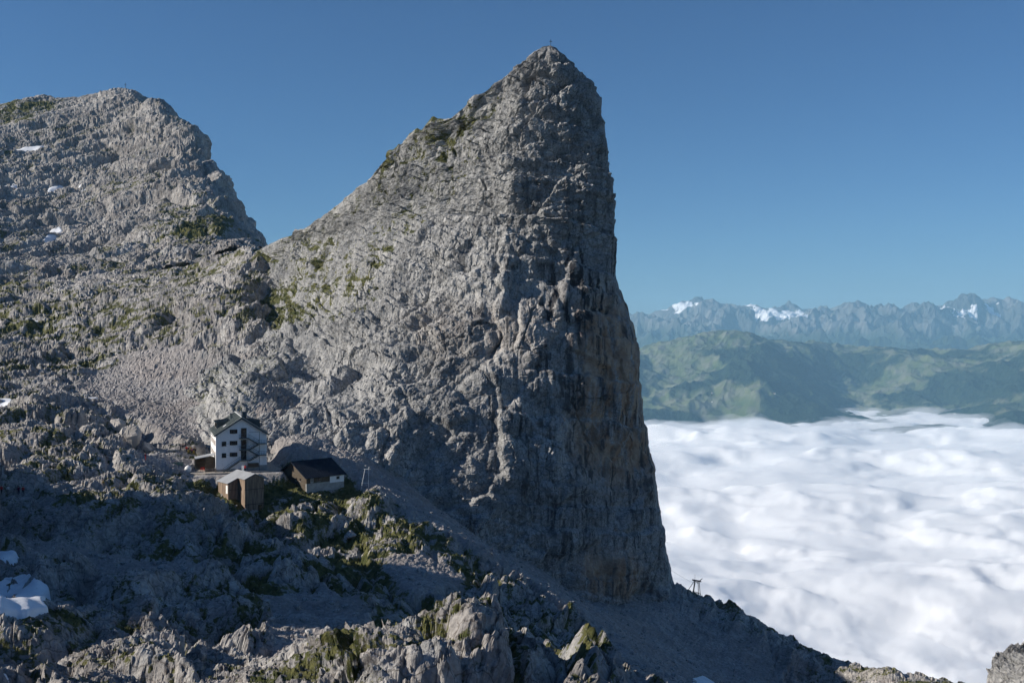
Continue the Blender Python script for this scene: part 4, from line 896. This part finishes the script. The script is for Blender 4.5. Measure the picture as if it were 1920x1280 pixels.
# rubble lying on the scree: far too many to count
sc_a = np.empty(len(ground.data.vertices), np.float32); ground.data.attributes['scree'].data.foreach_get('value', sc_a)
flatX = GX.reshape(-1, 3); okm = (sc_a > 0.6) & (flatX[:, 1] > 120) & (flatX[:, 1] < 420)
ids = rng.choice(np.where(okm)[0], 3000, replace=False)
hx = np.array(Matrix.Rotation(-HR, 3, 'Z')); loc = (flatX[ids] - np.array(H0)) @ hx.T; ids = ids[~((np.abs(loc[:, 0]) < 13) & (loc[:, 1] > -5) & (loc[:, 1] < 23))]
protos = []
for s_ in range(6):
    mm = boulder_mesh('stone', 100 + s_, 6, 4); protos.append((np.array(mm.v), mm.f))
VV = []; FF = []; off = 0
for n_, i in enumerate(ids):
    pv, pf = protos[n_ % 6]; sz_ = 0.12 + 0.7 * rng.random() ** 6; a = rng.uniform(0, 6.28); ca, sa = math.cos(a), math.sin(a)
    v = pv * np.array([sz_ * rng.uniform(0.8, 1.4), sz_, sz_ * rng.uniform(0.6, 1.0)]); v = v @ np.array([[ca, sa, 0], [-sa, ca, 0], [0, 0, 1]]) + flatX[i] + np.array([0, 0, sz_ * 0.25])
    VV.append(v); FF += [tuple(k + off for k in q) for q in pf]; off += len(v)
me = bpy.data.meshes.new('rubble'); me.from_pydata(np.concatenate(VV).tolist(), [], FF); me.materials.append(M_boulder)
rb = bpy.data.objects.new('rubble', me); S.collection.objects.link(rb); tag(rb, 'loose limestone rubble strewn over the scree slopes', kind='stuff')
# ------------------------------------------------------------------ hikers
def person_mesh(stride=0.0):
    J = {'pel': (0, 0, .95, .15), 'chest': (0, -.01, 1.3, .17), 'neck': (0, 0, 1.5, .06), 'head': (0, -.015, 1.63, .10), 'crown': (0, 0, 1.73, .075)}
    Eg = [('pel', 'chest'), ('chest', 'neck'), ('neck', 'head'), ('head', 'crown')]
    for s, c in ((-1, 'l'), (1, 'r')):
        d = stride * s
        J.update({c + 'sh': (s * .19, 0, 1.42, .075), c + 'el': (s * .27, .02 + d * .3, 1.14, .052), c + 'wr': (s * .26, -.10 - d * .5, .93, .036), c + 'ha': (s * .25, -.14 - d * .6, .84, .04),
                  c + 'hip': (s * .1, 0, .9, .105), c + 'kn': (s * .115, -.03 + d * .5, .5, .072), c + 'an': (s * .12, .02 + d * 1.0, .10, .05), c + 'toe': (s * .13, -.16 + d * 1.0, .05, .045)})
        Eg += [('chest', c + 'sh'), (c + 'sh', c + 'el'), (c + 'el', c + 'wr'), (c + 'wr', c + 'ha'), ('pel', c + 'hip'), (c + 'hip', c + 'kn'), (c + 'kn', c + 'an'), (c + 'an', c + 'toe')]
    ks = list(J); me = bpy.data.meshes.new('skel'); me.from_pydata([J[k][:3] for k in ks], [(ks.index(a), ks.index(b)) for a, b in Eg], [])
    o = bpy.data.objects.new('skel', me); S.collection.objects.link(o); m = o.modifiers.new('s', 'SKIN')
    for i, k in enumerate(ks): me.skin_vertices[0].data[i].radius = (J[k][3], J[k][3] * (0.75 if k in ('pel', 'chest') else 1.0)); me.skin_vertices[0].data[i].use_root = k == 'pel'
    o.modifiers.new('d', 'SUBSURF').levels = 1
    r = bpy.data.meshes.new_from_object(o.evaluated_get(bpy.context.evaluated_depsgraph_get())); bpy.data.objects.remove(o)
    for p in r.polygons:
        c = p.center; p.use_smooth = True
        p.material_index = 0 if c.z > 1.5 or (abs(c.x) > .19 and c.z < .9) else 1 if c.z > .93 else 2 if c.z > .13 else 3
    return r
PM = [person_mesh(0.0), person_mesh(0.22)]; PI_ = [[p.material_index for p in m.polygons] for m in PM]
M_skin = plain('skin', (0.45, 0.28, 0.2), 0.6, 0.3, 0.05); M_boot = plain('boots', (0.04, 0.03, 0.025), 0.8)
CL = {n: plain(n + '_cloth', c, 0.9, 0.1, 0.12) for n, c in dict(navy=(0.02, 0.025, 0.05), black=(0.015, 0.015, 0.017), red=(0.38, 0.03, 0.03), ochre=(0.36, 0.24, 0.05), plum=(0.13, 0.03, 0.06), white=(0.6, 0.6, 0.58), grey=(0.16, 0.16, 0.17), brown=(0.10, 0.06, 0.04)).items()}
hair_v = lathe([(0.10, 0.0), (0.118, 0.06), (0.10, 0.12), (0.05, 0.155)], 10); pack = MB().box(-.16, .16, .12, .32, 1.02, 1.48)
def person(p, top, legs, rz, label, group=None, pose=0, bag=None):
    me = PM[pose].copy(); me.name = 'person'; me.materials.clear()
    for m in (M_skin, CL[top], CL[legs], M_boot): me.materials.append(m)
    me.polygons.foreach_set('material_index', PI_[pose])
    o = bpy.data.objects.new('person', me); S.collection.objects.link(o); o.location = p; o.rotation_euler = (0, 0, rz)
    h = MB(); h.v = [(a, b + .02, c + 1.64) for a, b, c in hair_v.v]; h.f = hair_v.f; h.build('hair', CL['brown'], o)
    if bag: b = MB(); b.v = list(pack.v); b.f = pack.f; b.build('backpack', CL[bag], o)
    return tag(o, label, 'person', group)
grp = 'hikers gathered on the path behind the hut'
tops = ['navy', 'black', 'navy', 'red', 'navy', 'ochre', 'plum', 'navy', 'black']; legs_ = ['black', 'navy', 'grey', 'black', 'ochre', 'black', 'navy', 'ochre', 'navy']
labs = {3: 'hiker in a red jacket in the group behind the hut', 5: 'hiker in an ochre jacket in the group behind the hut', 6: 'hiker in a plum jacket in the group behind the hut', 4: 'hiker in navy with ochre trousers near the middle of the group behind the hut', 7: 'hiker in navy with ochre trousers near the right end of the group behind the hut', 2: 'hiker in navy with grey trousers in the group behind the hut', 0: 'hiker in navy with black trousers at the left end of the group behind the hut', 1: 'hiker in black, second from the left in the group behind the hut', 8: 'hiker in black at the right end of the group behind the hut'}
for i, px in enumerate((339, 343, 346.5, 350, 353.5, 357, 360, 363, 366)):
    p = at(px, 842, 263.0 + (i % 3) * 0.5); p.z = drop(p.x, p.y, (ground, ter)); person(p, tops[i], legs_[i], HR + 0.7 * math.sin(i * 2.3), labs[i], grp, i % 2, ('grey', None, 'black')[i % 3])
p = to_h(0.7, -2.2, -0.02); person(p, 'red', 'black', 2.8, 'hiker in a red jacket at the foot of the steel fire stairs', None, 0)
for px, py, a, b, rz, lab, bag in ((273, 862, 'plum', 'red', 1.2, 'hiker in plum and red walking on the path left of the green netting', 'black'), (194, 914, 'ochre', 'grey', 0.4, 'hiker in an ochre jacket between the rock domes left of the shed', None),
    (3, 926, 'red', 'black', 1.0, 'hiker in red cut by the left photo edge', 'red'), (15, 926, 'white', 'grey', 0.8, 'hiker in a white top near the left photo edge', None), (35, 927, 'plum', 'navy', 0.6, 'hiker in a plum jacket beside the red one on the shaded rocks', 'navy'), (43, 927, 'red', 'black', 0.2, 'hiker in a red jacket with pack, rightmost on the shaded rocks at left', 'red')):
    p = pick(px, py); p.z = drop(p.x, p.y); person(p, a, b, rz, lab, None, 1, bag)

# ------------------------------------------------------------------ a few far farmsteads on the green hills
M_farm = plain('far_plaster', (0.6, 0.57, 0.52), 0.9, 0.1, 0.05); M_farmroof = plain('far_roof', (0.16, 0.09, 0.06), 0.9, 0.1, 0.1)
for px, py, s, rz, lab in ((1335, 737, 16, 0.3, 'pale farmhouse on the bright meadow of the green hill'), (1452, 738, 14, 0.8, 'farmhouse at the meadow edge beside the dark forest'), (1335, 753, 12, -0.3, 'lower farmhouse on the bright meadow of the green hill'), (1730, 782, 15, 0.2, 'farmhouse in the valley beyond the cloud'), (1790, 776, 18, -0.4, 'rightmost farmhouse in the valley beyond the cloud')):
    p = pick(px, py, (hills,)); o = thing('farmhouse', lab, 'house', p, rz, 'far farmhouses on the hills')
    MB().prism([(-s * .5, -s * .4), (s * .5, -s * .4), (s * .5, s * .4), (0, s * .7), (-s * .5, s * .4)], -s * .7, s * .7).build('wall', M_farm, o)
    for sg in (-1, 1): MB().slab([(0, -s * .8, s * .75), (sg * s * .62, -s * .8, s * .38), (sg * s * .62, s * .8, s * .38), (0, s * .8, s * .75)], s * .04).build('roof', M_farmroof, o)
